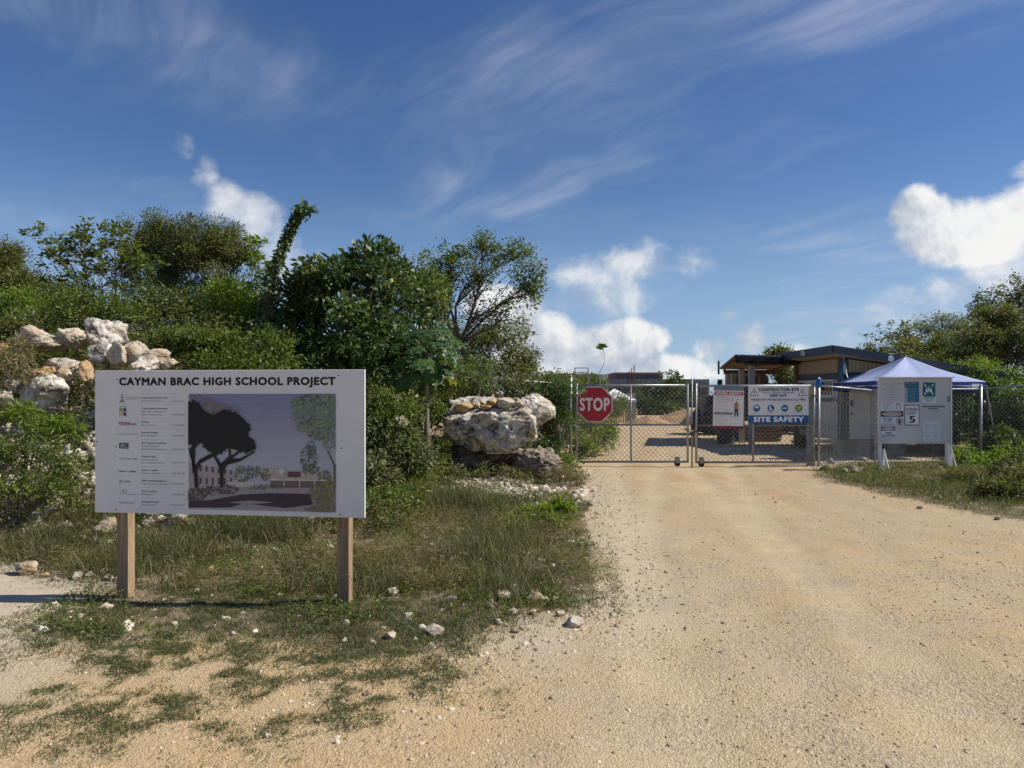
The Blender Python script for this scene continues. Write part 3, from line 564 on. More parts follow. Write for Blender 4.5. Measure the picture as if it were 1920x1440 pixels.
# ------------------------------------------------------------------ canopy tent
def canopy():
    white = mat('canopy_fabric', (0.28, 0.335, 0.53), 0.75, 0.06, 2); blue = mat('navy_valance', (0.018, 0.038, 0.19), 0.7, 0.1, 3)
    a = P(1640, 716, 17.2); r = P(1850, 716, 17.6); l = P(1562, 716, 19.5)
    ex, ey = (r - a), (l - a); zc = 2.06
    ctr = a + ex * 0.5 + ey * 0.5
    t = thing('canopy_tent', 'white pop-up canopy tent with navy striped valance behind the notice board', 'canopy', (ctr.x, ctr.y, 0.15))
    def loc(u, v, z): p = a + ex * u + ey * v; return (p.x - ctr.x, p.y - ctr.y, z - 0.15)
    apex = 2.73; nr, ne = 12, 14; V = []; Fq = []; per = []
    for k in range(4):
        (u0, v0), (u1, v1) = ((0, 0), (1, 0), (1, 1), (0, 1))[k], ((1, 0), (1, 1), (0, 1), (0, 0))[k]
        per += [(u0 + (u1 - u0) * i / ne, v0 + (v1 - v0) * i / ne, i / ne, k) for i in range(ne)]
    for r in range(nr + 1):
        q = r / nr
        for u, v, e, k in per:
            z = zc + (apex - zc) * (0.80 * (1 - q) + 0.20 * (1 - q) ** 2) - 0.085 * math.sin(math.pi * e) * math.sin(math.pi * min(1, q * 1.02)) ** .8
            z += 0.012 * math.sin(11 * e + 5 * k) * q * (1 - q) * 4 + 0.010 * math.sin(26 * e + 9 * q + k) * (1 - q) * q * 3
            V.append(loc(.5 + (u - .5) * q, .5 + (v - .5) * q, z))
    npz = len(per)
    for r in range(nr):
        for i in range(npz): Fq.append((r * npz + i, r * npz + (i + 1) % npz, (r + 1) * npz + (i + 1) % npz, (r + 1) * npz + i))
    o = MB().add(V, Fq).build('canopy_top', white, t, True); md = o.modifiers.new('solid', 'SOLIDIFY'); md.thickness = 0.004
    cs = [(0, 0), (1, 0), (1, 1), (0, 1)]
    for k in range(4):
        (u0, v0), (u1, v1) = cs[k], cs[(k + 1) % 4]
        def strip(z0, z1, off, nm, m, par):
            W = []; mm = 12
            for i in range(mm + 1):
                s = i / mm; u = u0 + (u1 - u0) * s; v = v0 + (v1 - v0) * s; u = .5 + (u - .5) * off; v = .5 + (v - .5) * off
                wv = 0.012 * math.sin(i * 1.7 + k)
                W += [loc(u, v, zc + z1), loc(u, v, zc + z0 + wv)]
            ob = MB().add(W, [(2 * i, 2 * i + 2, 2 * i + 3, 2 * i + 1) for i in range(mm)]).build(nm, m, par); s2 = ob.modifiers.new('solid', 'SOLIDIFY'); s2.thickness = 0.003; return ob
        vl = strip(-0.20, 0.0, 1.0, 'valance', blue, t)
        strip(-0.10, -0.085, 1.006, 'valance_stripe', M_WHITEP, vl)
    lg = MB().flat([(0, 0), (0.22, 0), (0.22, 0.08), (0, 0.08)], 0).build('valance_badge', M_WHITEP, t)
    p = loc(0.86, -0.006, zc - 0.125); lg.location = p; lg.rotation_euler = (0, 0, math.atan2(ex.y, ex.x))
    for (u, v), ft in zip(cs, ((0.0, 0), (0.30, -0.1), (0, 0), (0, 0))):
        q = Vector(loc(u * .98 + .01, v * .98 + .01, zc)); MB().tube([q, (q.x + ft[0], q.y + ft[1], -0.05)], 0.022, 6).build('leg', M_GALV, t)
canopy()

# ------------------------------------------------------------------ fence and gate
FY = 16.0
def chain_link(w, h, pitch=0.105, r=0.0036, top=None):
    """diamond wire fabric filling 0..w by 0..h, woven from zig-zag wires"""
    mb = MB(); n = int(math.ceil(w / pitch)); m = int(math.ceil(h / (pitch * 0.5)))
    def seg(x0, z0, x1, z1, y):
        if x0 < 0 or x1 < 0 or x0 > w or x1 > w: return
        dx, dz = x1 - x0, z1 - z0; L = math.hypot(dx, dz); nx, nz = -dz / L * r, dx / L * r
        mb.add([(x0 + nx, y - r, z0 + nz), (x0 - nx, y - r, z0 - nz), (x1 - nx, y - r, z1 - nz), (x1 + nx, y - r, z1 + nz), (x0, y + r, z0), (x1, y + r, z1)],
               [(0, 3, 2, 1), (0, 4, 5, 3), (1, 2, 5, 4)])
    for i in range(n + 1):
        for k in range(m):
            z0, z1 = k * pitch * 0.5, min((k + 1) * pitch * 0.5, h)
            xa = i * pitch + (pitch * 0.5 if k % 2 else 0); s = -1 if k % 2 else 1
            f = (z1 - z0) / (pitch * 0.5)
            seg(xa, z0, xa + s * pitch * 0.5 * f, z1, 0.0); seg(xa, z0, xa - (s * pitch * 0.5 * f), z1, 0.006)
    return mb.mesh('wire_mesh')
def pipe(par, name, p, q, r, m=M_GALV, n=10): return MB().tube([p, q], r, n).build(name, m, par, True)
def gate_leaf(label, xa, xb, wheel_x, mid_x):
    z0 = gz1((xa + xb) / 2, FY); w = xb - xa
    t = thing('gate_leaf', label, 'gate', (xa, FY, z0)); h0, h1 = 0.10, 1.80
    for x in (0.03, w - 0.03): pipe(t, 'stile', (x, 0, h0 - 0.02), (x, 0, h1 + 0.05), 0.026)
    pipe(t, 'top_rail', (0.03, 0, h1), (w - 0.03, 0, h1), 0.024); pipe(t, 'bottom_rail', (0.03, 0, h0), (w - 0.03, 0, h0), 0.024, M_GALVD)
    pipe(t, 'middle_rail', (0.03, 0.0, 0.92), (w - 0.03, 0, 0.92), 0.021, M_GALVD); pipe(t, 'middle_stile', (mid_x - xa, 0.0, h0), (mid_x - xa, 0, h1), 0.021)
    o = link('wire_mesh', chain_link(w - 0.08, h1 - h0 - 0.02), M_WIRE, t, (0.04, -0.034, h0))
    wt = MB().tube([(wheel_x - xa, -0.03, 0.06), (wheel_x - xa, 0.03, 0.06)], 0.062, 14).build('wheel', M_RUBBER, t)
    MB().box(wheel_x - xa - 0.045, wheel_x - xa + 0.045, -0.045, 0.045, 0.075, 0.21).build('wheel_bracket', M_GALVD, t)
    for z in (0.3, 1.55): MB().box(-0.03, 0.06, -0.03, 0.03, z, z + 0.05).build('hinge', M_GALVD, t) if 'stop' in label else MB().box(w - 0.06, w + 0.03, -0.03, 0.03, z, z + 0.05).build('hinge', M_GALVD, t)
    return t
GX0, GXM, GX1 = P(1079, 0, FY).x, P(1297, 0, FY).x, P(1529, 0, FY).x
gate_leaf('chain link gate leaf carrying the red stop sign', GX0, GXM - 0.06, P(1270, 0, FY).x, P(1183, 0, FY).x)
gate_leaf('chain link gate leaf carrying the work safety and site safety signs', GXM + 0.07, GX1, P(1315, 0, FY).x, P(1412, 0, FY).x)
t = thing('drop_rod', 'thin upright steel drop rod where the two gate leaves meet', 'rod', (GXM, FY - 0.02, gz1(GXM, FY)))
pipe(t, 'rod', (0, 0, -0.05), (0, 0, 1.98), 0.018, M_GALVD); MB().box(-0.03, 0.03, -0.05, -0.017, 0.85, 0.95).build('latch', M_RUBBER, t)
t = thing('gate_chain', 'dark chain with padlock looped around the middle of the gates', 'chain', (GXM, FY - 0.05, gz1(GXM, FY) + 0.86))
for k in range(11):
    u = (k - 5) / 5; MB().tube([(u * 0.17 - 0.02, -0.02 + 0.01 * (k % 2), -0.05 * (1 - u * u) * 1.6), (u * 0.17 + 0.02, -0.02 - 0.01 * (k % 2), -0.05 * (1 - u * u) * 1.6)], 0.012, 6).build('chain_link', M_RUBBER, t)
MB().box(-0.03, 0.03, -0.045, -0.012, -0.16, -0.09).build('padlock', M_SCREW, t, bevel=0.006)

def fence(label, pts, heights, post_at, r=0.025):
    t = thing('chain_link_fence', label, 'fence', (*pts[0], gz1(*pts[0])))
    o = Vector((*pts[0], gz1(*pts[0])))
    for (a, b, ha, hb) in zip(pts, pts[1:], heights, heights[1:]):
        za, zb = gz1(*a), gz1(*b); A = Vector((*a, za)) - o; B = Vector((*b, zb)) - o
        pipe(t, 'top_rail', A + Vector((0, 0, ha)), B + Vector((0, 0, hb)), 0.02)
        L = (B - A).xy.length; me = chain_link(L, min(ha, hb) - 0.02)
        for v in me.vertices: v.co.z += (B.z - A.z + (hb - ha) * (v.co.z / max(ha, .1))) * v.co.x / L
        w = link('wire_mesh', me, M_WIRE, t, A); w.rotation_euler = (0, 0, math.atan2(B.y - A.y, B.x - A.x)); w.location.z += 0.02
    for (x, y, h) in post_at:
        q = Vector((x, y, gz1(x, y))) - o; pst = pipe(t, 'post', q - Vector((0, 0, 0.2)), q + Vector((0, 0, h)), r)
        MB().tube([q + Vector((0, 0, h)), q + Vector((0, 0, h + 0.02)), q + Vector((0, 0, h + 0.05))], [r * 1.15, r * 1.15, r * 0.4], 10).build('cap', M_GALVD, pst)
    return t
lx = P(732, 0, 16.2).x; gl = P(1072, 0, FY).x - 0.02
fence('chain link fence running from the gate into the bushes behind the boulder', [(gl, FY), (lx, 16.2), (-6.3, 16.6)], [1.82, 1.76, 1.5], [(gl, FY, 1.98), (lx, 16.2, 1.86), (-6.3, 16.6, 1.6)], 0.034)
gr = P(1535, 0, FY).x
f2 = [(gr, FY), (8.35, 16.75), (11.2, 17.2), (13.6, 16.4), (17, 15.6)]
fence('chain link fence running behind the notice board and canopy tent leg', f2, [1.80, 1.70, 1.74, 1.95, 2.1], [(gr, FY, 1.94), (11.2, 17.2, 1.80), (13.6, 16.4, 2.0), (17, 15.6, 2.15)], 0.034)
t = thing('wrapped_post', 'grey timber gate post standing just behind the steel post with blue rag', 'post', (gr - 0.11, FY + 0.15, gz1(gr, FY)))
MB().box(-0.075, 0.075, -0.06, 0.06, -0.1, 1.62).build('post_body', mat('weathered_post', (0.30, 0.29, 0.27), 0.9, 0.25, 8, 0.3, stretch=(6, 6, 1)), t)
t = thing('blue_rag', 'blue plastic rag tied round the top of a steel gate post', 'rag', (gr, FY, gz1(gr, FY) + 1.88))
MB().tube([(0, 0, -0.12), (0, 0, -0.02), (0, 0, 0.06), (0.0, 0, 0.09)], [0.045, 0.062, 0.055, 0.03], 9).build('wrap', flatc('blue_plastic', (0.02, 0.12, 0.36), 0.5), t)

# ------------------------------------------------------------------ project sign
def rpoly(rng, cx, cz, rx, rz, n, j=0.25):
    ph = [rng.uniform(0, 6.28) for _ in range(4)]
    return [(cx + rx * (1 + j * (math.sin(3 * a + ph[0]) * .4 + math.sin(7 * a + ph[1]) * .35 + rng.uniform(-.4, .4))) * math.cos(a),
             cz + rz * (1 + j * (math.sin(4 * a + ph[2]) * .4 + math.sin(9 * a + ph[3]) * .35 + rng.uniform(-.4, .4))) * math.sin(a)) for a in [2 * math.pi * k / n for k in range(n)]]
def specks(mb, rng, cx, cz, rx, rz, n, s, y, clip):
    for k in range(n):
        a = rng.uniform(0, 6.28); r = math.sqrt(rng.random()); x = cx + rx * r * math.cos(a); z = cz + rz * r * math.sin(a)
        l = s * rng.uniform(.5, 1.3); w = l * rng.uniform(.35, .7); t = rng.uniform(0, 3.14); c, d = math.cos(t), math.sin(t)
        q = [(x + c * l, z + d * l), (x - d * w, z + c * w), (x - c * l, z - d * l), (x + d * w, z - c * w)]
        q = [(min(max(u, clip[0]), clip[1]), min(max(v, clip[2]), clip[3])) for u, v in q]
        mb.flat(q[::-1], y - rng.random() * 0.0004)
def project_sign():
    L, R_ = P(178, 962, 6.2), P(684, 970, 5.9); d = R_ - L; W = d.xy.length; rz = math.atan2(d.y, d.x)
    zb, zt = 0.738, 1.957
    g0 = gz1((L.x + R_.x) / 2, 6.05)
    t = thing('project_sign', 'large white project sign board on two timber posts with a printed school picture', 'sign', (L.x, L.y, 0), rz)
    b = MB().box(0, W, 0, 0.022, zb, zt).build('board', M_WHITE, t, bevel=0.003)
    for x in (P(226, 0, 6.17).x - L.x, P(641, 0, 5.93).x - L.x):
        x = x / math.cos(rz)
        MB().box(x - 0.053, x + 0.053, 0.024, 0.118, -0.25, zt - 0.06).build('post', M_WOOD, t, bevel=0.005)
    def B(zx, zy):
        s = (zx - 27) / (1860 - 27); u = (s / 5.9) / ((1 - s) / 6.2 + s / 5.9)
        yt = 58 + (38 - 58) * s; yb = 1018 + (1052 - 1018) * s
        return u * W, zb + (yb - zy) / (yb - yt) * (zt - zb)
    y0 = -0.0012
    def txt(mb, body, x0, x1, yb_, yt_, bold=0.0, keep=None, y=y0):
        xa, za = B(x0, yb_); xb, zc = B(x1, yb_); _, ztop = B((x0 + x1) / 2, yt_); _, zm = B((x0 + x1) / 2, yb_)
        text_mesh(mb, body, xa, xb, zm, ztop, y, bold, keep)
    mb = MB(); txt(mb, 'CAYMAN BRAC HIGH SCHOOL PROJECT', 195, 1658, 149, 98, 0.044); mb.build('title_lettering', M_BLACK, b)
    rows = [(240, ['Cayman Islands Government', 'Ministry of Education'], '+1 345 244 2417'), (312, ['Cayman Islands Government', 'Public Works Department', 'Major Projects Office'], '+1 345 949 2847'),
            (404, ['McAlpine', 'Main Contractor'], '+1 345 949 4466'), (476, ['Arch and Godfrey', 'Main Contractor'], '+1 345 949 3355'),
            (547, ['JEC Property Consultants', 'Quantity Surveyor', 'And Contract Administrator'], '+1 345 945 3030'), (639, ['Chalmers Gibbs', 'Local Consultant', 'And Landscape Architect'], '+1 345 945 1727'),
            (731, ['jestico + whiles', 'Education Architect'], '+44 207 380 0382'), (803, ['AMR Consulting Engineers', 'Civil & Structural Engineer'], '+1 345 949 2724'),
            (875, ['HCW Consultants', 'MEP Engineer'], '+1 345 938 0040'), (946, ['Red Apple Designs', 'FFE Consultant'], '+44 1207 560 764')]
    bold, lite, rule = MB(), MB(), MB()
    for yc, lines, ph in rows:
        for i, s in enumerate(lines):
            yy = yc + 5 + i * 21; txt(bold if i == 0 else lite, s, 343, 343 + 176 * len(s) / 25, yy, yy - 11, 0.012 if i == 0 else 0.004)
        yy = yc + 5 + (len(lines) - 1) * 21; txt(lite, ph, 540, 636, yy, yy - 11, 0.004)
    for yy in (212, 283, 378, 450, 523, 614, 706, 777, 849, 921, 995):
        (xa, za), (xb, zc) = B(343, yy), B(636, yy); rule.flat([(xa, za - .0007), (xb, zc - .0007), (xb, zc + .0007), (xa, za + .0007)], y0)
    txt(bold, 'jestico + whiles', 190, 306, 745, 733, 0.02); txt(bold, 'AMR', 218, 268, 816, 803, 0.0); txt(lite, 'Red Apple Designs', 190, 297, 957, 945, 0.004)
    txt(lite, 'CHALMERS GIBBS', 190, 315, 660, 649, 0.004); txt(lite, 'Ministry of Education', 240, 327, 245, 236, 0.006); txt(lite, 'Cayman Islands Government', 240, 300, 254, 249, 0.0); txt(lite, 'ARCH AND GODFREY', 208, 318, 490, 481, 0.0); txt(lite, 'hcwconsultants.ky', 240, 310, 900, 892, 0.004)
    # crest, hcw rings and arch mark
    for dz, hw in ((218, 6), (228, 9), (240, 12), (250, 9), (261, 16), (269, 22)):
        (x, z), (x2, z2) = B(212, dz), B(212 + hw, dz); bold_w = x2 - x; lite.flat([(x - bold_w, z - .004), (x + bold_w, z - .004), (x + bold_w * .6, z + .004), (x - bold_w * .6, z + .004)], y0)
    def ring(mb, cx, cy, r0, r1):
        n = 18; c = B(cx, cy); k = B(cx + r0, cy)[0] - c[0]; q = B(cx + r1, cy)[0] - c[0]
        for i in range(n):
            a, e = 2 * math.pi * i / n, 2 * math.pi * (i + 1) / n
            mb.flat([(c[0] + k * math.cos(a), c[1] + k * math.sin(a)), (c[0] + q * math.cos(a), c[1] + q * math.sin(a)), (c[0] + q * math.cos(e), c[1] + q * math.sin(e)), (c[0] + k * math.cos(e), c[1] + k * math.sin(e))], y0)
    ring(lite, 232, 876, 10, 13); ring(lite, 212, 884, 12, 14); ring(bold, 202, 810, 6, 9.5); ring(lite, 197, 486, 3, 5)
    tag(bold.build('name_lettering', M_BLACK, b), kind='stuff'); tag(lite.build('fine_lettering', M_GREYP, b), kind='stuff'); tag(rule.build('ruled_lines', M_LGREYP, b), kind='stuff')
    def rect(x0, x1, ya, yb_, nm, m, y=y0):
        return MB().flat([B(x0, yb_), B(x1, yb_), B(x1, ya), B(x0, ya)], y).build(nm, m, b)
    for x0, x1, ya, yb_, m in ((192, 214, 310, 335, flatc('logo_olive', (.30, .32, .08))), (219, 241, 310, 335, flatc('logo_blue', (.05, .13, .30))), (192, 214, 340, 364, flatc('logo_yellow', (.55, .50, .28))), (219, 241, 340, 364, flatc('logo_red', (.22, .03, .03)))): rect(x0, x1, ya, yb_, 'logo_square', m)
    mb = MB(); txt(mb, 'M\'ALPINE', 190, 266, 427, 404, 0.02); mb.build('red_logo_lettering', M_REDP, b)
    mb = MB(); txt(mb, 'LIMITED', 271, 309, 427, 414, 0.02); txt(mb, 'PUBLIC WORKS', 194, 241, 304, 298, 0.01); mb.build('logo_lettering', M_BLACK, b)
    lb = rect(192, 256, 546, 586, 'logo_block', M_NAVYP); mb = MB(); txt(mb, 'JEC', 199, 250, 578, 551, 0.0, y=y0 - .0008); mb.build('logo_lettering', M_WHITEP, lb)
    for zx, zy in ((180, 118), (1681, 80), (170, 571), (1700, 576), (172, 1000), (1692, 1028), (42, 540)):
        x, z = B(zx, zy); MB().tube([(x, 0.002, z), (x, -0.0025, z)], 0.0062, 8).build('screw', M_SCREW, b)
    # the printed picture
    (pa, za), (pb, zc) = B(665, 997), B(1663, 1010); (_, zd) = B(665, 213); z_lo, z_hi = (za + zc) / 2 - .003, zd + 0.002
    def Q(x, y): return pa + (x - 75) / 1465 * (pb - pa), z_hi - (y - 95) / 1175 * (z_hi - z_lo)
    clip = (pa, pb, z_lo, z_hi); rng = random.Random(8)
    m = bpy.data.materials.new('printed_sky'); m.use_nodes = True; g = NT(m.node_tree); bs = g.n['Principled BSDF']; tc = g.new('ShaderNodeTexCoord').outputs['Object']; sp = g.new('ShaderNodeSeparateXYZ'); g.put(sp.inputs[0], tc)
    mp = g.new('ShaderNodeMapping'); g.put(mp.inputs['Vector'], tc); mp.inputs['Scale'].default_value = (1.2, 1, 9)
    n = g.noise(mp.outputs[0], 5, 6, 0.65, 0.6).outputs['Fac']
    g.put(bs.inputs['Base Color'], g.mix(g.step(n, .35, .75, 0, .25), g.ramp(g.step(sp.outputs[2], z_lo + .35 * (z_hi - z_lo), z_hi), [(0, (.40, .42, .48)), (.45, (.31, .305, .375)), (1, (.19, .205, .36))]), (.42, .39, .43, 1))); bs.inputs['Roughness'].default_value = .5
    pic = MB().flat([(pa, z_lo), (pb, z_lo), (pb, z_hi), (pa, z_hi)], y0).build('printed_picture', m, b)
    lay = [0]
    def ply(nm, col, polys, mm=None):
        lay[0] += 1; mb = MB()
        for p in polys: mb.flat([(min(max(Q(*q)[0], pa), pb), min(max(Q(*q)[1], z_lo), z_hi)) for q in p][::-1], y0 - .0004 * lay[0])
        return mb.build(nm, mm or mat('print_' + nm, col, .5, .15, 30), pic)
    ply('printed_road', (.33, .285, .295), [[(75, 1050), (480, 1030), (1300, 1030), (1540, 1060), (1540, 1270), (75, 1250)]])
    ply('printed_wing', (.37, .32, .32), [[(75, 740), (160, 750), (560, 850), (560, 1030), (75, 1040)]])
    ply('printed_wing_roof', (.42, .43, .46), [[(75, 735), (160, 750), (570, 848), (570, 872), (160, 805), (75, 790)]])
    wn = []
    for k in range(6):
        x = 185 + k * 62; o = k * 9; wn += [[(x, 815 + o), (x + 22 - k, 818 + o), (x + 22 - k, 880 + o * .7), (x, 876 + o * .7)], [(x, 945), (x + 22 - k, 945), (x + 22 - k, 1010), (x, 1010)]]
    ply('printed_windows', (.085, .06, .07), wn)
    ply('printed_hall', (.42, .36, .31), [[(820, 838), (1050, 838), (1050, 950), (820, 950)], [(1060, 860), (1540, 870), (1540, 950), (1060, 950)]])
    ply('printed_brick_wall', (.12, .06, .055), [[(1070, 870), (1200, 870), (1200, 925), (1070, 925)]])
    ply('printed_glazing', (.15, .11, .11), [[(900, 962), (1500, 962), (1500, 1030), (900, 1030)]])
    ply('printed_canopy', (.52, .47, .42), [[(860, 945), (1540, 945), (1540, 962), (860, 962)]] + [[(x, 960), (x + 9, 960), (x + 9, 1030), (x, 1030)] for x in (1030, 1185, 1330)] + [[(470, 980), (740, 980), (740, 1030), (470, 1030)]])
    ply('printed_emblem', (.55, .54, .54), [[(985, 850), (1040, 850), (1035, 895), (1012, 918), (990, 895)]])
    ply('printed_shadow', (.045, .03, .045), [[(75, 1185), (300, 1170), (600, 1110), (900, 1090), (1290, 1090), (1320, 1195), (1040, 1235), (640, 1195), (500, 1240), (75, 1252)]])
    ply('printed_light_patch', (.30, .26, .27), [[(480, 1190), (700, 1165), (930, 1180), (700, 1205)]])
    def fol(nm, col, cs, n, s, extra=()):
        lay[0] += 1; mb = MB(); sx = (pb - pa) / 1465
        for p in extra: mb.flat([(min(max(Q(*q)[0], pa), pb), min(max(Q(*q)[1], z_lo), z_hi)) for q in p][::-1], y0 - .0004 * lay[0])
        for cx, cy, rx, ry in cs:
            x, z = Q(cx, cy); specks(mb, rng, x, z, rx * sx, ry * sx, int(n * rx * ry / 4000), s * sx, y0 - .0004 * lay[0], clip)
        lay[0] += 1
        return tag(mb.build(nm, mat('print_' + nm, col, .5, .35, 60), pic), kind='stuff')
    fol('printed_bushes', (.13, .15, .085), [(620, 900, 85, 75), (730, 880, 80, 70), (850, 905, 50, 60), (740, 1035, 70, 20), (850, 1030, 60, 25), (960, 1030, 80, 18)], 60, 12)
    fol('printed_grass', (.21, .185, .10), [(1420, 1060, 150, 95), (1460, 1160, 110, 110), (1400, 1240, 160, 30), (1500, 1000, 60, 50)], 60, 14)
    fol('printed_far_tree', (.10, .14, .095), [(1280, 740, 85, 120), (1300, 640, 50, 70), (1290, 840, 100, 50), (1430, 910, 70, 50)], 55, 12)
    fol('printed_pale_tree', (.20, .26, .165), [(1330, 200, 200, 100), (1300, 320, 190, 110), (1400, 440, 160, 110), (1470, 300, 120, 150), (1480, 560, 80, 80), (1230, 430, 80, 50), (1160, 190, 70, 60), (1480, 150, 70, 60)], 110, 9)
    fol('printed_tree_shade', (.07, .09, .06), [(1340, 160, 180, 60), (1400, 500, 140, 60), (1300, 380, 120, 60)], 14, 13)
    ply('printed_pale_trunk', (.10, .09, .08), [[(1530, 1030), (1520, 800), (1460, 660), (1470, 655), (1530, 790), (1540, 800), (1540, 1030)]])
    ply('printed_dark_trunks', (.006, .006, .008), [[(140, 1040), (130, 850), (75, 650), (88, 640), (150, 820), (190, 760), (300, 700), (420, 660), (430, 680), (310, 740), (200, 800), (165, 880), (178, 1045)],
        [(400, 1040), (395, 850), (330, 720), (350, 715), (405, 800), (490, 720), (480, 640), (500, 640), (510, 720), (620, 640), (640, 650), (520, 745), (600, 745), (740, 670), (750, 680), (600, 775), (470, 810), (430, 880), (432, 1040)],
        [(100, 640), (130, 600), (145, 600), (140, 900), (120, 900)]])
    fol('printed_warm_foliage', (.27, .19, .11), [(150, 150, 75, 50), (290, 220, 90, 90), (400, 240, 90, 60), (520, 270, 80, 50)], 110, 7)
    dk = [[(75, 170), (180, 190), (240, 270), (330, 310), (440, 250), (560, 290), (640, 350), (690, 430), (680, 520), (740, 560), (760, 640), (680, 690), (560, 660), (480, 640), (430, 670), (320, 690), (250, 640), (200, 560), (120, 620), (75, 600)]]
    fol('printed_dark_crown', (.0035, .0035, .005), [(140, 400, 80, 230), (300, 480, 150, 190), (480, 450, 170, 190), (600, 500, 110, 150), (660, 600, 110, 90), (110, 560, 60, 70), (380, 650, 120, 60)], 16, 17, dk)
    fol('printed_hedge', (.06, .065, .035), [(330, 1080, 130, 50), (490, 1060, 100, 45), (160, 1110, 100, 70), (100, 1150, 50, 50)], 40, 13)
project_sign()

# ------------------------------------------------------------------ signs on the gate
def gate_signs():
    y = FY - 0.075
    def frame(name, label, cat, x0, x1, yt, yb, m, tilt=0, bev=0.004):
        a, b = P(x0, yb, y), P(x1, yt, y); t = thing(name, label, cat, ((a.x + b.x) / 2, y, a.z)); t.rotation_euler = (0, tilt, 0); w, h = b.x - a.x, b.z - a.z
        bd = MB().box(-w / 2, w / 2, 0, 0.012, 0, h).build('panel', m, t, bevel=bev); return t, bd, w, h
    c = P(1115, 758, y); r = 0.395 / math.cos(math.pi / 8)
    t = thing('stop_sign', 'red octagonal stop sign fixed to a gate leaf', 'sign', (c.x, y, c.z - 0.395))
    oc = lambda q: [(q * math.cos(math.pi / 8 + k * math.pi / 4), 0.395 + q * math.sin(math.pi / 8 + k * math.pi / 4)) for k in range(8)]
    p = MB().prism(oc(r), 0, 0.006).build('plate', mat('sign_white', (.62, .58, .56), .5, .05), t)
    MB().flat(oc(r * 0.945), -0.0015).build('red_face', mat('stop_red', (.36, .012, .022), .45, .12, 5), p)
    mb = MB(); text_mesh(mb, 'STOP', -0.325, 0.325, 0.26, 0.54, -0.003, 0.03); mb.build('lettering', mat('stop_white', (.72, .68, .67), .5, .05), p)
    # work safety
    t, p, w, h = frame('work_safety_sign', 'white work safety notice with red heading and worker figure on the gate', 'sign', 1336.5, 1393.5, 733, 804, M_WHITE, math.radians(1.0))
    def box(x0, x1, z0, z1, m, nm, par, yy=-0.0012): return MB().flat([(x0 * w - w / 2, z0 * h), (x1 * w - w / 2, z0 * h), (x1 * w - w / 2, z1 * h), (x0 * w - w / 2, z1 * h)], yy).build(nm, m, par)
    def tx(mb, s, x0, x1, z0, z1, yy=-0.0024, bold=0.01, keep=None): text_mesh(mb, s, x0 * w - w / 2, x1 * w - w / 2, z0 * h, z1 * h, yy, bold, keep)
    hd = box(.04, .98, .885, .985, M_REDP, 'heading_band', p); mb = MB(); tx(mb, 'WORK SAFETY', .08, .94, .90, .965, bold=.03); mb.build('heading_lettering', M_WHITEP, hd)
    box(.0, 1, .0, .075, M_BROWNP, 'footer_band', p); bb = box(.05, .64, .375, .43, M_BLACK, 'black_band', p); mb = MB(); tx(mb, 'PROHIBITED ITEMS', .10, .6, .388, .417); mb.build('band_lettering', M_WHITEP, bb)
    mb = MB(); s = ['Safety footwear is', 'required at all times', 'Hard hats must be worn', 'Reflective vests needed', 'No loose clothing', 'on this site', 'Wear eye protection', 'Keep area clean', 'Report all injuries', 'Authorised entry only', 'Follow instructions']
    for k, q in enumerate(s): tx(mb, q, .09, .09 + .022 * len(q), .845 - k * .041, .868 - k * .041, -.0012, .0)
    for k, q in enumerate(['Short pants', 'Loose shoes', 'Radios, earphones', 'Open toed shoes', 'No smoking, food or drink']): tx(mb, q, .09, .09 + .024 * len(q), .33 - k * .052, .355 - k * .052, -.0012, .0)
    mb.build('red_text', mat('faint_red_print', (.42, .16, .17), .6), p)
    X = lambda u: u * w - w / 2; Z = lambda v: v * h
    fg = MB().flat([(X(.70), Z(.52)), (X(.82), Z(.52)), (X(.84), Z(.66)), (X(.79), Z(.70)), (X(.765), Z(.755)), (X(.74), Z(.70)), (X(.685), Z(.66))][::1], -.0012).build('printed_vest', M_ORP, p)
    MB().flat([(X(.70), Z(.32)), (X(.74), Z(.32)), (X(.76), Z(.47)), (X(.79), Z(.32)), (X(.83), Z(.32)), (X(.825), Z(.52)), (X(.70), Z(.52))], -.0016).build('printed_trousers', mat('print_dark_blue', (.03, .035, .05), .6), p)
    for u, v, q in ((.64, .755, .03), (.81, .765, .035), (.87, .52, .025), (.875, .40, .03), (.60, .29, .025)): MB().flat([(X(u - q), Z(v)), (X(u + q), Z(v)), (X(u + q * .7), Z(v + .025)), (X(u - q * .7), Z(v + .025))], -.0012).build('printed_icon', M_GREYP, p)
    gb = frame('grey_card', 'blank grey-blue card tied to the gate above the work safety notice', 'card', 1339, 1394, 723, 734, mat('grey_blue_card', (.16, .20, .23), .6, .1), 0)
    gb[0].location.y += 0.015
    # construction site
    t, p, w, h = frame('site_safety_sign', 'white and blue construction site safety banner on the gate', 'sign', 1403, 1516, 722.5, 794, M_WHITE)
    bd = MB().flat([(-w / 2 + .001, .001), (w / 2 - .001, .001), (w / 2 - .001, h * .215), (-w / 2 + .001, h * .215)], -.0012).build('blue_band', M_BLUEP, p)
    mb = MB(); tx(mb, 'SITE SAFETY', .095, .915, .05, .175, bold=.05); mb.build('band_lettering', M_WHITEP, bd)
    mb = MB(); tx(mb, 'CONSTRUCTION SITE', .17, .835, .855, .935, -.0012, .05); tx(mb, 'UNAUTHORIZED PERSONNEL', .23, .775, .793, .826, -.0012, .012); tx(mb, 'KEEP OUT', .365, .635, .705, .765, -.0012, .05); mb.build('heading_lettering', M_BLACK, p)
    mb = MB(); tx(mb, 'MANDATORY PPE MUST BE WORN AT ALL TIMES', .055, .945, .60, .65, -.0012, .04); mb.build('blue_lettering', mat('dark_blue_print', (.015, .05, .15), .6), p)
    lb = MB()
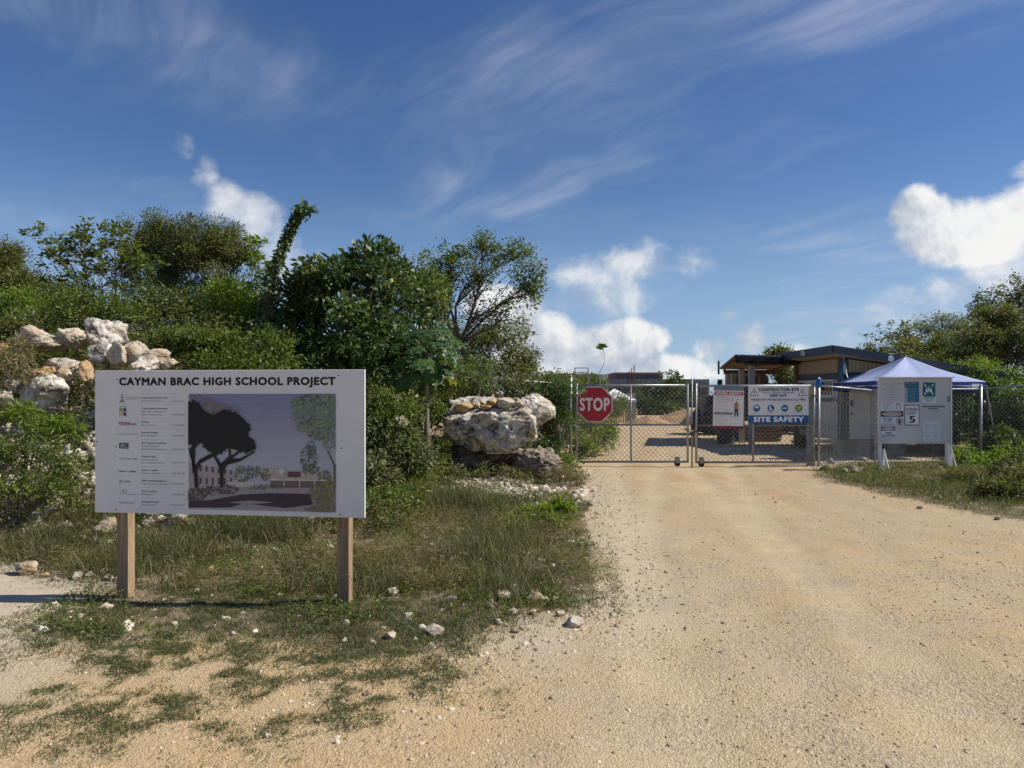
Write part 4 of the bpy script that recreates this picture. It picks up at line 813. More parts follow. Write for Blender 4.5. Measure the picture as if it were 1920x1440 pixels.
    for k, u in enumerate((.14, .375, .605, .84)):
        cx, cz = X_(u, w), .40 * h
        d = MB().flat(disc(cx, cz, .078), -.0012).build('pictogram_disc', M_BLUEP if k < 3 else mat('print_dark_green', (.03, .06, .05), .6), p)
        sh = [[(-.045, .0), (.045, .0), (.035, .04), (0, .055), (-.035, .04)], [(-.03, .05), (.0, .05), (.0, -.005), (.045, -.03), (.045, -.045), (-.04, -.045)], [(-.045, -.012), (.045, -.012), (.045, .015), (-.045, .015)], [(-.045, -.045), (.045, -.045), (.045, .02), (.02, .055), (.0, .02), (-.02, .055), (-.045, .02)]][k]
        MB().flat([(cx + a, cz + b_) for a, b_ in sh][::1], -.0024).build('pictogram', M_WHITEP if k < 3 else M_YELP, d)
        if k == 3: MB().flat([(cx - .045, cz - .02), (cx + .045, cz - .02), (cx + .045, cz - .008), (cx - .045, cz - .008)], -.0030).build('pictogram_stripe', M_GREENP, d)
        s = ['HARD HATS', 'SAFETY BOOTS', 'SAFETY GLASSES', 'HI-VIS CLOTHING'][k]; n_ = .0066 * len(s); text_mesh(lb, s, cx - n_ * .9, cx + n_ * .9, .262 * h, .282 * h, -.0012, .0)
    lb.build('caption_lettering', M_GREYP, p)
    for u in (.10, .90):
        cx, z0 = X_(u, w), .725 * h
        tr = MB().flat([(cx - .098, z0), (cx + .098, z0), (cx, z0 + .17)], -.0012).build('warning_triangle', flatc('print_red_brown', (.33, .07, .06)), p)
        MB().flat([(cx - .074, z0 + .014), (cx + .074, z0 + .014), (cx, z0 + .142)], -.0022).build('triangle_field', M_WHITEP, tr); MB().flat([(cx - .009, z0 + .045), (cx + .009, z0 + .045), (cx + .013, z0 + .10), (cx - .013, z0 + .10)], -.003).flat([(cx - .009, z0 + .022), (cx + .009, z0 + .022), (cx + .009, z0 + .036), (cx - .009, z0 + .036)], -.003).build('exclamation_mark', M_BLACK, tr)
def X_(u, w): return u * w - w / 2
gate_signs()

# ------------------------------------------------------------------ notice board
def notice_board():
    Y = 15.2; a, b = P(1650, 832, Y), P(1782, 709, Y); w = b.x - a.x; z0, z1 = a.z, b.z; W2 = w + 0.02
    gzb = min(gz1(a.x, Y), gz1(b.x, Y))
    t = thing('notice_board', 'white notice board on two white posts carrying speed limit and assembly point notices', 'notice board', (a.x, Y, 0))
    cream = mat('board_face', (.62, .59, .54), .6, .05, 1.2, dirt=(.5, .46, .40, .3))
    p = MB().box(0, w, 0, 0.03, z0, z1).build('panel', cream, t, bevel=.004)
    for x, yy in ((0.0, 0.036), (w - 0.055, 0.036)):
        MB().box(x, x + .06, yy, yy + .07, gzb - .1, z1 - 0.01).build('post', M_WHITE2, t, bevel=.004)
    for x in (0.06, w - 0.01):                                # splayed white foot battens
        gx = gz1(a.x + x, Y)
        for s in (-1, 0, 1): MB().tube([(x + 0.0, -0.03 - .01 * abs(s), gx + 0.44), (x + s * 0.075, -0.06 - .05 * abs(s), gx - 0.03)], [0.013, 0.021], 4).build('foot_batten', M_WHITE2, t)
    MB().box(-0.03, w + 0.05, -0.05, 0.16, z1 + 0.003, z1 + 0.025).build('top_cap', M_WHITE2, t)
    MB().box(w + .002, w + .026, -0.02, 0.032, gzb + 0.2, z1).build('edge_strip', M_WHITE2, t)
    MB().box(w - .06, w - .02, -0.012, -0.001, z1 - .50, z1 - .38).build('clip', M_GREYP, p)
    def N(x, y): return (x - 110) / (1372 - 110) * w, z1 - (y - 95) / (1235 - 95) * (z1 - z0)
    def box(x0, x1, ya, yb, m, nm, par=p, yy=-.0014): return MB().flat([N(x0, yb), N(x1, yb), N(x1, ya), N(x0, ya)], yy).build(nm, m, par)
    def tx(mb, s, x0, x1, ya, yb, yy=-.0030, bold=.012): (xa, za), (xb, zc) = N(x0, yb), N(x1, ya); text_mesh(mb, s, xa, xb, za, zc, yy, bold)
    pg = box(120, 520, 165, 490, cream, 'paper_notice'); mb = MB()
    tx(mb, '911', 430, 515, 175, 210, bold=.02)
    for i, (s, x0, x1) in enumerate([('EMERGENCY CONTACT', 140, 420), ('SITE SAFETY', 240, 390), ('Project Manager Office', 160, 470), ('On call', 285, 355), ('Site Health and Safety Officer', 165, 475), ('Office', 285, 350), ('Supervisor', 235, 415)]): tx(mb, s, x0, x1, 192 + i * 44, 212 + i * 44, bold=0.0)
    mb.build('notice_lettering', mat('faded_brown_print', (.30, .25, .19), .7), pg)
    bl = box(550, 810, 160, 512, M_TEALP, 'safety_poster'); box(556, 806, 166, 240, M_GREENP, 'poster_heading', bl, -.0026); mb = MB(); tx(mb, 'SITE SAFETY', 575, 785, 172, 196, -.0038); tx(mb, 'MANDATORY', 585, 775, 212, 230, -.0038, .0); mb.build('poster_lettering', mat('print_pale_teal', (.35, .45, .47), .6), bl)
    for k in range(5):
        box(554, 598, 262 + k * 50, 304 + k * 50, M_WHITEP, 'poster_icon', bl, -.0026)
        (cx, cz) = N(576, 283 + k * 50); MB().flat(disc(cx, cz, .017, 12), -.0034).build('poster_dot', M_NAVYP, bl)
        for j in range(2): box(618, 780 - 40 * j, 272 + k * 50 + j * 16, 277 + k * 50 + j * 16, mat('print_pale_blue', (.30, .42, .52), .6) if k + j == 0 else bpy.data.materials['print_pale_blue'], 'poster_line', bl, -.0026)
    gs = box(862, 1115, 160, 522, M_WHITEP, 'assembly_sign'); gf = box(872, 1104, 168, 418, M_GREENP, 'green_field', gs, -.0024)
    for cx, cy, r in ((948, 265, 10), (985, 250, 11), (1024, 265, 10)):
        q = N(cx, cy); s = w / 1262; MB().flat(disc(q[0], q[1], r * s, 10), -.0034).build('figure_head', M_WHITEP, gf)
        x_, z_ = N(cx, cy + 45); MB().flat([(x_ - 24 * s, z_ - 34 * s), (x_ + 24 * s, z_ - 34 * s), (x_ + 20 * s, z_ + 26 * s), (x_ - 20 * s, z_ + 26 * s)], -.0034).build('figure_body', M_WHITEP, gf)
    for cx, cy, sx, sy in ((915, 215, 1, -1), (1055, 215, -1, -1), (915, 370, 1, 1), (1055, 370, -1, 1)):
        s = w / 1262; x_, z_ = N(cx, cy); q = [(22 * sx, 22 * sy), (22 * sx, -14 * sy), (8 * sx, 0), (-18 * sx, -26 * sy), (-26 * sx, -18 * sy), (0, 8 * sy), (-14 * sx, 22 * sy)]
        MB().flat([(x_ + u * s, z_ + v * s) for u, v in q], -.0034).build('arrow', M_WHITEP, gf)
    mb = MB(); tx(mb, 'ASSEMBLY', 882, 1094, 432, 458, bold=.02); tx(mb, 'POINT', 925, 1050, 474, 498, bold=.02); mb.build('assembly_lettering', M_GREENP, gs)
    sl = box(550, 815, 560, 915, M_BLACK, 'speed_sign'); f2 = box(562, 803, 572, 903, M_WHITEP, 'speed_field', sl, -.0024); mb = MB(); tx(mb, 'SPEED', 580, 788, 612, 662, -.0036, .01); tx(mb, 'LIMIT', 600, 765, 678, 728, -.0036, .01); tx(mb, '5', 640, 735, 752, 866, -.0036, .025); mb.build('speed_lettering', M_BLACK, f2)
    pk = box(125, 520, 510, 650, M_WHITEP, 'parking_notice'); mb = MB()
    for i, s in enumerate(['ALL VISITORS', 'MUST', 'REPORT TO', 'OFFICE']): tx(mb, s, 150 + 8 * i, 322 - 8 * i, 516 + i * 33, 536 + i * 33, bold=.015)
    mb.build('parking_lettering', M_GREYP, pk); box(342, 347, 512, 648, M_LGREYP, 'divider', pk, -.0026)
    s = w / 1262; x_, z_ = N(435, 578); MB().flat([(x_ - 42 * s, z_ - 55 * s), (x_ - 18 * s, z_ - 55 * s), (x_ - 18 * s, z_ + 15 * s), (x_ + 18 * s, z_ + 15 * s), (x_ + 18 * s, z_ - 55 * s), (x_ + 42 * s, z_ - 55 * s), (x_ + 42 * s, z_ + 30 * s), (x_ + 62 * s, z_ + 30 * s), (x_, z_ + 62 * s), (x_ - 62 * s, z_ + 30 * s), (x_ - 42 * s, z_ + 30 * s)], -.0026).build('arrow', mat('print_faded_pink', (.45, .38, .37), .6), pk)
    dg = box(120, 530, 670, 905, M_WHITEP, 'danger_notice'); dk = box(124, 527, 674, 766, M_BLACK, 'black_field', dg, -.0024)
    cx, cz = N(326, 720); MB().flat(disc(cx, cz, 185 * s, 28, 38 * s), -.0034).build('oval', M_PINKP, dk); mb = MB(); tx(mb, 'DANGER', 190, 465, 698, 742, -.0046, .0); mb.build('danger_lettering', mat('print_faded_red', (.50, .34, .32), .6), dk)
    mb = MB(); tx(mb, 'DO NOT', 165, 335, 782, 806, bold=.03); tx(mb, 'ENTER', 175, 325, 818, 842, bold=.03); tx(mb, 'AUTHORIZED', 160, 345, 860, 872, bold=.01); tx(mb, 'PERSONNEL ONLY', 128, 375, 886, 900, bold=.01); mb.build('danger_lettering', M_BLACK, dg)
    cx, cz = N(457, 845); d = MB().flat(disc(cx, cz, 68 * s), -.0024).build('prohibition_ring', M_BROWNP, dg); MB().flat(disc(cx, cz, 60 * s), -.0032).build('ring_field', M_PINKP, d); MB().flat([(cx - 14 * s, cz - 46 * s), (cx + 12 * s, cz - 46 * s), (cx + 20 * s, cz + 10 * s), (cx, cz + 48 * s), (cx - 20 * s, cz + 10 * s)], -.004).build('figure', M_BLACK, d)
    ox = box(125, 405, 938, 1115, M_WHITEP, 'excavation_notice'); dk = box(130, 383, 940, 1008, M_BLACK, 'black_field', ox, -.0024); cx, cz = N(256, 974); MB().flat(disc(cx, cz, 115 * s, 28, 30 * s), -.0034).build('oval', M_PINKP, dk)
    mb = MB(); tx(mb, 'OPEN', 200, 315, 1034, 1062, bold=.03); tx(mb, 'EXCAVATION', 138, 382, 1078, 1108, bold=.03); mb.build('excavation_lettering', M_BLACK, ox)
    pp = box(855, 1290, 560, 815, cream, 'paper_permit'); box(862, 1275, 572, 602, M_GREYP, 'permit_heading', pp, -.0026); box(980, 1150, 612, 636, mat('print_brown_grey', (.22, .18, .17), .6), 'permit_subheading', pp, -.0026)
    for yy, x0, x1 in ((658, 885, 1250), (692, 1000, 1140), (800, 980, 1080)): box(x0, x1, yy, yy + 4, M_LGREYP, 'permit_line', pp, -.0026)
    for ya, yb in ((850, 1040), (1048, 1195)):
        q = box(885, 1195, ya, yb, M_WHITE, 'paper_form')
        for x0 in (915, 1050):
            box(x0 + 10, x0 + 100, ya + 50, ya + 62, M_LGREYP, 'form_heading', q, -.0026)
            for k in range(4): box(x0 + 14, x0 + 92, ya + 74 + k * 15, ya + 79 + k * 15, mat('print_pale_grey', (.52, .52, .51), .6) if 'print_pale_grey' not in bpy.data.materials else bpy.data.materials['print_pale_grey'], 'form_line', q, -.0026)
notice_board()

# ------------------------------------------------------------------ plants
def norm(a): return a / np.maximum(np.linalg.norm(a, axis=-1, keepdims=True), 1e-9)
def leaf_quads(Pt, ax, L, W, rng, up=0.5, fold=0.18):
    """one folded four-cornered leaf per point; returns verts, quads, rnd"""
    n = len(Pt); ax = norm(ax); nn = norm(rng.normal(size=(n, 3)) + np.array([0, 0, up * 2.0])); side = norm(np.cross(ax, nn)); nn = np.cross(side, ax)
    L = np.broadcast_to(L, (n,))[:, None] * rng.uniform(.65, 1.25, (n, 1)); W = np.broadcast_to(W, (n,))[:, None] * rng.uniform(.7, 1.2, (n, 1))
    mid = Pt + ax * L * 0.48; tip = Pt + ax * L - nn * L * 0.12
    V = np.stack([Pt, mid - side * W * .5 + nn * W * fold, tip, mid + side * W * .5 + nn * W * fold], 1).reshape(-1, 3)
    return V, np.arange(4 * n).reshape(n, 4), np.repeat(rng.random(n), 4)
def limb(mb, a, b, r0, r1, rng, bend=0.15, n=5, sides=6):
    a, b = Vector(a), Vector(b); L = (b - a).length; o = Vector(rng.normal(size=3)) * bend * L; o.z = abs(o.z) * 0.4
    pts = []; rs = []
    for i in range(n + 1):
        t = i / n; pts.append(a.lerp(b, t) + o * math.sin(math.pi * t) * (1 - .3 * t)); rs.append(r0 + (r1 - r0) * t ** .8)
    mb.tube(pts, rs, sides, cap=False); return pts
LEAF = {
    'dark':   leaf_mat('leaf_dark_glossy', (.036, .064, .026), (.100, .148, .056), (.26, .22, .07), .03, .25, .46),
    'mid':    leaf_mat('leaf_mid_green', (.046, .072, .018), (.138, .176, .042), (.27, .23, .08), .06, .38),
    'olive':  leaf_mat('leaf_olive', (.060, .070, .025), (.152, .162, .058), (.27, .21, .10), .09, .36),
    'bright': leaf_mat('leaf_bright_green', (.075, .115, .018), (.175, .240, .040), (.32, .30, .08), .05, .45),
    'grey':   leaf_mat('leaf_grey_green', (.075, .088, .045), (.165, .180, .090), (.28, .24, .13), .08, .34),
    'dry':    leaf_mat('leaf_dry', (.105, .083, .040), (.225, .185, .092), (.33, .27, .15), .2, .3),
    'papaya': leaf_mat('leaf_papaya', (.034, .075, .026), (.075, .140, .045), None, 0, .38, .42),
    'yellow': leaf_mat('leaf_yellowed', (.22, .21, .03), (.36, .31, .04), None, 0, .4),
    'pale':   leaf_mat('leaf_bleached', (.34, .31, .24), (.56, .52, .43), None, 0, .3),
}
def plant(name, label, cat, Yb, base_px, blobs, kind='mid', n=26, m=90, cr=0.26, L=0.075, W=0.04, tr=0.05, stems=1, droop=0.1, mode='leaf', group=None, seed=1, bark=None, shell=2.0, fork=0.45, depth=0.85, zbase=None, up=0.5):
    """a tree or shrub: blobs are (px, py, Y, rx_px, rz_px[, weight]) lumps of its crown"""
    rng = np.random.default_rng(seed); X0 = (base_px - CX) / F_PX * Yb; z0 = gz1(X0, Yb) if zbase is None else zbase
    root = thing(name, label, cat, (X0, Yb, z0), group=group); tb = MB(); C = []; A = []
    base = Vector((0, 0, -0.12)); sc = [(base + Vector((rng.normal() * .12 * (stems > 1), rng.normal() * .1 * (stems > 1), 0))) for _ in range(stems)]
    cz = min(P(b[0], b[1], b[2]).z for b in blobs) - z0
    fk = [Vector((s.x + rng.normal() * .12, s.y + rng.normal() * .12, max(.15, cz * fork))) for s in sc]
    for s, f in zip(sc, fk): limb(tb, s, f, tr, tr * .75, rng, .06, 4, 8)
    for i, bl in enumerate(blobs):
        c = P(*bl[:3]); rx = bl[3] / F_PX * bl[2]; rz = bl[4] / F_PX * bl[2]; wt = bl[5] if len(bl) > 5 else 1.0
        cl = Vector((c.x - X0, c.y - Yb, c.z - z0)); f = fk[i % len(fk)]
        lp = limb(tb, f, cl - Vector((0, 0, rz * .25)), tr * .62, tr * .22, rng, .14, 6, 6)
        k = max(3, int(n * wt)); d = norm(rng.normal(size=(k, 3))); r = rng.random((k, 1)) ** (1 / shell) * np.where(rng.random((k, 1)) < .16, rng.uniform(1.1, 1.55, (k, 1)), 1.0)
        lump = 1 + .34 * (fbm(d[:, 0] * 1.9 + seed, d[:, 1] * 1.9, d[:, 2] * 1.9, 2, seed)[:, None] - .5) * 2.2; pts = d * r * lump * np.array([rx, rx * depth, rz]) + np.array(cl); pts[:, 2] = np.maximum(pts[:, 2], .08 + cr * .4)
        for q in pts:
            a = lp[rng.integers(2, len(lp))]; limb(tb, a, q, tr * .13 + .003, .003, rng, .16, 3, 4)
        C.append(pts); A.append(norm(pts - np.array(cl) + np.array([0, 0, rz * .4])))
    C = np.concatenate(C); A = np.concatenate(A); k = len(C)
    if mode == 'leaf':
        rad = cr * rng.uniform(.4, 1.35, k); cnt = np.maximum(8, (m * (rad / cr) ** 2)).astype(int); idx = np.repeat(np.arange(k), cnt); nn = len(idx)
        off = rng.normal(size=(nn, 3)); off = norm(off) * (rng.random((nn, 1)) ** (1 / 2.2)) * rad[idx][:, None] * np.array([1, 1, .72])
        ax = norm(off) * .8 + A[idx] * .5 + rng.normal(size=(nn, 3)) * .5; ax[:, 2] -= droop * 2
        ls = rng.uniform(.62, 1.3, k)[idx]; V, Fq, rd = leaf_quads(C[idx] + off, ax, L * ls, W * ls, rng, up)
        rd = np.clip(rd * .75 + np.repeat(np.repeat(rng.random(k), cnt), 4) * .45 - .1, 0, .999)
    else:                                                  # tufts of leaves at the twig ends
        t = m; idx = np.repeat(np.arange(k), t); ang = rng.uniform(0, 6.283, k * t)
        el_ = rng.uniform(-.3, .75, k * t); ax = np.stack([np.cos(ang) * np.cos(el_), np.sin(ang) * np.cos(el_), np.sin(el_) - droop], 1) + A[idx] * .25
        V, Fq, rd = leaf_quads(C[idx] + rng.normal(size=(k * t, 3)) * cr * .25, ax, L, W, rng, up)
    crown = link('crown' if cat == 'tree' else 'foliage', raw_mesh('foliage', V, Fq, False, {'rnd': rd}), LEAF[kind], root)
    tk = tb.build('trunk' if cat == 'tree' else 'stems', bark or M_BARK, root, True)
    return root
GB = 'trees and shrubs on the bank'; GR = 'trees and shrubs behind the notice board'; GF = 'shrubs along the fence behind the boulder'
# --- trees standing against the sky on the left bank
plant('tree', 'small tree with leaf tufts at bare branch ends above the rock pile', 'tree', 14.6, 195, [(150, 465, 14.6, 70, 40), (215, 455, 14.5, 60, 38), (110, 470, 14.4, 38, 30, .6), (185, 520, 14.5, 80, 40), (240, 500, 14.6, 45, 45)], 'mid', 24, 20, .18, .12, .055, .045, 2, .0, 'tuft', seed=11, fork=.25, bark=M_BARKG)
plant('tree', 'rounded feathery olive tree rising highest between tufted tree and flat-crowned tree', 'tree', 17.5, 330, [(308, 435, 17.5, 48, 30), (268, 465, 17.5, 42, 34), (345, 470, 17.6, 50, 32), (300, 520, 17.4, 80, 44), (330, 570, 17.4, 90, 36)], 'olive', 32, 190, .28, .08, .026, .06, 2, .12, seed=12)
plant('tree', 'feathery olive tree with flat layered crown next to the vine-wrapped stem', 'tree', 17.2, 385, [(405, 442, 17.3, 50, 24), (445, 475, 17.1, 36, 24), (380, 478, 17.2, 50, 30), (410, 530, 17.2, 80, 44), (440, 580, 17, 70, 36)], 'olive', 32, 190, .27, .08, .026, .06, 2, .12, seed=13)
plant('sapling', 'thin sapling with large drooping pale leaves touching the vine-wrapped stem', 'sapling', 13.6, 487, [(472, 455, 13.6, 20, 22), (488, 490, 13.5, 22, 24), (500, 530, 13.5, 26, 28)], 'bright', 7, 9, .12, .15, .06, .02, 1, .25, 'tuft', seed=14)
plant('tree', 'fine-leaved olive tree on the bank beyond the tufted tree', 'tree', 16.0, -10, [(-30, 500, 16, 60, 40), (12, 490, 16, 34, 32), (40, 545, 15.6, 60, 40), (110, 560, 15.8, 60, 40)], 'olive', 30, 170, .27, .075, .028, .06, 2, .1, seed=15)
plant('tree', 'dense dark broadleaf tree rising behind the project sign', 'tree', 13.4, 655, [(690, 500, 13.4, 60, 40), (620, 530, 13.3, 55, 40), (730, 560, 13.4, 65, 60), (655, 600, 13.0, 95, 65, 1.4), (570, 580, 13.3, 45, 55), (640, 680, 12.8, 100, 50, 1.2), (735, 660, 13.0, 55, 60), (545, 650, 13.2, 45, 50)], 'dark', 30, 62, .25, .135, .068, .075, 3, .08, seed=16, fork=.3)
plant('tree', 'mid green tree between the dark broadleaf tree and the open spreading tree', 'tree', 15.2, 790, [(775, 510, 15.2, 45, 32), (810, 555, 15.2, 40, 40), (755, 560, 15.3, 50, 50), (800, 640, 15.0, 60, 60)], 'mid', 26, 80, .26, .09, .042, .06, 2, .1, seed=17)
plant('tree', 'open spreading tree with bare dark limbs showing through sparse leaves', 'tree', 16.8, 858, [(905, 462, 16.8, 62, 24), (845, 490, 16.8, 52, 34), (962, 478, 16.9, 50, 30), (990, 540, 16.7, 36, 34, .9), (900, 520, 16.6, 70, 40), (830, 530, 16.7, 36, 40), (950, 590, 16.5, 46, 34, .7), (890, 590, 16.8, 50, 40, .6), (1000, 520, 16.6, 22, 30, .5)], 'mid', 30, 30, .32, .085, .040, .060, 1, .05, 'tuft', seed=18, fork=.80, shell=1.5)
plant('tree', 'rounded olive green tree at the end of the thicket beside open sky', 'tree', 18.2, 960, [(950, 640, 18.2, 60, 36), (980, 685, 18.2, 36, 46), (900, 640, 18, 50, 40), (930, 700, 18, 70, 40), (860, 660, 17.6, 50, 60)], 'olive', 30, 90, .28, .085, .034, .07, 2, .22, seed=19)
# vine-wrapped leaning stem
def vine_stem():
    rng = np.random.default_rng(4); pts = [P(486, 700, 12.9), P(492, 640, 12.9), P(500, 570, 12.9), P(512, 510, 12.9), P(530, 460, 12.9), P(550, 420, 12.9), P(566, 392, 12.9)]
    b = pts[0]; z0 = gz1(b.x, b.y); root = thing('vine_wrapped_stem', 'tall leaning dead stem wrapped in dark climbing vine', 'stem', (b.x, b.y, z0))
    loc = [Vector((p.x - b.x, p.y - b.y, p.z - z0)) for p in pts]; loc[0].z = -.1
    MB().tube(loc, [.06, .055, .05, .042, .036, .03, .022], 8).build('trunk', M_BARK, root, True)
    n = 2600; t = rng.random(n) ** 1.1 * (len(loc) - 1.001); i = t.astype(int); f = (t - i)[:, None]; Lc = np.array([tuple(v) for v in loc]); c = Lc[i] * (1 - f) + Lc[i + 1] * f
    rad = np.interp(t, [0, 1, 2, 3, 4, 5, 5.6, 6], [.28, .2, .16, .13, .10, .08, .07, .12])
    off = norm(rng.normal(size=(n, 3))) * (rng.random((n, 1)) ** .5) * rad[:, None]
    ax = off / rad[:, None] + np.array([0, 0, -.9]) + rng.normal(size=(n, 3)) * .4
    V, Fq, rd = leaf_quads(c + off, ax, .075, .05, rng)
    top = np.tile(np.array(tuple(loc[-1])), (70, 1)) + rng.normal(size=(70, 3)) * np.array([.07, .07, .06]) + np.array([.02, 0, 0]); a2 = rng.normal(size=(70, 3)) + np.array([0.3, 0, -.5]); V2, F2, r2 = leaf_quads(top, a2, .15, .065, rng)
    link('vine_leaves', raw_mesh('vine', np.concatenate([V, V2]), np.concatenate([Fq, F2 + len(V)]), False, {'rnd': np.concatenate([rd, r2])}), LEAF['dark'], root)
vine_stem()
# --- shrubs of the bank, one by one
sh = [('yellow green shrub below the tufted tree beside the bank edge', 13.2, 60, [(40, 560, 13.2, 60, 34), (90, 590, 13, 50, 34), (0, 600, 13, 60, 36)], 'bright'),
      ('olive shrub directly above the tallest white boulder', 13.0, 210, [(190, 570, 13, 60, 30), (240, 590, 12.9, 50, 30), (150, 590, 12.8, 50, 26)], 'mid'),
      ('dark shrub under the feathery trees', 14.2, 330, [(320, 560, 14.2, 60, 34), (370, 575, 14.2, 50, 34), (280, 570, 14, 40, 30)], 'dark'),
      ('bright yellow green bush at the foot of the vine-wrapped stem', 13.4, 450, [(450, 540, 13.4, 50, 36), (420, 580, 13.3, 50, 34), (480, 590, 13.2, 40, 40)], 'bright'),
      ('trailing leafy bush on the bank top behind the sign heading', 11.9, 380, [(370, 635, 11.9, 60, 26), (430, 650, 11.8, 50, 26), (320, 640, 12, 40, 24)], 'mid'),
      ('low mid green bush on the slope behind the sign corner', 11.4, 440, [(420, 685, 11.4, 60, 28), (480, 690, 11.4, 50, 34), (520, 660, 11.8, 40, 40)], 'mid'),
      ('dusty olive bush on the bank crest beyond the flat pale rock', 12.2, 20, [(0, 620, 12.2, 50, 24), (60, 612, 12.2, 50, 20)], 'olive')]
for i, (lab, Yb, bx_, bl, kd) in enumerate(sh):
    plant('shrub', lab, 'shrub', Yb, bx_, bl, kd, 24, 85, .25, .07, .030, .03, 5, .1, group=GB, seed=40 + i, fork=.3, shell=1.5)
sh = [('shrub directly behind the upright edge of the project sign', 11.6, 720, [(715, 760, 11.6, 40, 50), (745, 800, 11.4, 40, 40), (705, 830, 11.2, 36, 40)], 'mid'),
      ('grey green weedy shrub with pale flowers beside the papaya trunk', 11.2, 745, [(740, 830, 11.1, 45, 40), (770, 860, 11, 40, 36), (720, 880, 10.8, 40, 40), (690, 900, 10.4, 30, 40)], 'grey'),
      ('dark shrub filling the gap under the papaya crown', 14.4, 800, [(790, 700, 14.4, 70, 40), (750, 690, 14.6, 50, 40), (840, 710, 14.4, 50, 40), (800, 770, 14, 60, 50)], 'mid'),
      ('dusty twiggy shrub growing behind the great boulder', 15.3, 930, [(920, 715, 15.3, 60, 34), (980, 730, 15.4, 44, 36), (880, 720, 15.2, 40, 40)], 'grey'),
      ('deep green shrub between the great boulder and the gate post', 15.4, 1040, [(1035, 790, 15.4, 32, 44), (1050, 745, 15.5, 26, 34), (1015, 760, 15.5, 34, 50), (1035, 840, 15.3, 28, 26)], 'dark'),
      ('leafy hedge shrub rising over the fence beside the gate post', 17.2, 1050, [(1040, 730, 17.2, 40, 26), (1075, 750, 17.3, 30, 36), (1060, 800, 17.1, 40, 50)], 'mid'),
      ('bright shrub inside the gate beside the track', 18.6, 1110, [(1105, 800, 18.6, 30, 40), (1135, 815, 19, 26, 28), (1095, 840, 18, 24, 20)], 'bright'),
      ('low shrub inside the gate behind the stop sign', 24.0, 1120, [(1120, 745, 24, 50, 30), (1160, 765, 25, 30, 24), (1090, 770, 23, 30, 34)], 'mid'),
      ('dense fence shrub behind the thin steel fence post', 16.9, 760, [(720, 730, 16.9, 60, 40), (790, 740, 16.9, 60, 40), (860, 745, 16.9, 50, 40)], 'olive')]
for i, (lab, Yb, bx_, bl, kd) in enumerate(sh):
    plant('shrub', lab, 'shrub', Yb, bx_, bl, kd, 24, 85, .22, .08, .036, .03, 4, .1, group=GF, seed=60 + i, fork=.3)
# --- near bushes
plant('shrub', 'mid green bush at the foot of the bank below the rock pile', 'shrub', 8.6, 40, [(10, 850, 8.6, 46, 44), (70, 840, 8.7, 40, 36), (120, 880, 8.9, 34, 34), (20, 915, 8.3, 46, 34), (90, 915, 8.4, 40, 30)], 'mid', 15, 46, .17, .06, .026, .02, 5, .15, group=GB, seed=80, fork=.3)
plant('shrub', 'bright yellow green grassy bush between the rock pile and the sign board', 'shrub', 9.0, 70, [(45, 772, 9.1, 26, 24), (90, 800, 9.0, 34, 22), (135, 800, 9.2, 26, 26)], 'bright', 12, 50, .15, .09, .020, .015, 4, .2, group=GB, seed=81, fork=.3)
plant('shrub', 'dry brown brambly bush under the pale rocks', 'shrub', 9.8, 30, [(15, 690, 9.9, 34, 34), (40, 655, 10.4, 26, 20), (70, 715, 9.8, 24, 20)], 'dry', 12, 60, .18, .07, .014, .02, 5, .1, group=GB, seed=82, fork=.3)
plant('weed', 'bright green leafy weed clump on the gravel edge below the boulder', 'weed', 9.3, 1010, [(1000, 975, 9.3, 40, 22), (1045, 965, 9.4, 28, 22), (975, 1000, 9.0, 34, 22), (1030, 995, 9.1, 30, 18)], 'bright', 18, 45, .12, .085, .036, .012, 5, .05, seed=83, fork=.4)
plant('weed', 'small bright weed at the gravel fan under the boulder', 'weed', 10.6, 905, [(905, 945, 10.6, 24, 14), (930, 955, 10.5, 18, 10)], 'bright', 10, 30, .10, .08, .022, .01, 4, .0, seed=84, fork=.4)
plant('weed', 'grey green weed growing under the overhanging boulder', 'weed', 12.4, 822, [(820, 880, 12.4, 26, 30), (800, 895, 12.2, 26, 24), (850, 890, 12.3, 20, 20)], 'grey', 14, 40, .13, .06, .028, .012, 4, .05, seed=85, fork=.4)
plant('weed', 'bleached white dead leaf clump in the shrubs near the papaya trunk', 'weed', 10.9, 752, [(755, 788, 10.9, 7, 14), (745, 860, 10.8, 30, 30, .5)], 'pale', 6, 14, .05, .05, .022, .008, 2, .1, seed=86, fork=.4)
plant('weed', 'dry brown weed clump between the boulder foot and the track', 'weed', 13.3, 1055, [(1050, 885, 13.3, 28, 14), (1080, 895, 13.0, 22, 10), (1030, 895, 13.1, 20, 10)], 'dry', 14, 50, .13, .06, .010, .01, 5, .05, seed=87, fork=.4)
plant('weed', 'olive weed clump hiding the rubble beneath the perched boulder', 'weed', 13.0, 960, [(950, 885, 13.0, 26, 12), (980, 892, 12.9, 22, 10), (900, 890, 13, 26, 14)], 'olive', 12, 40, .12, .05, .018, .01, 5, .05, seed=88, fork=.4)
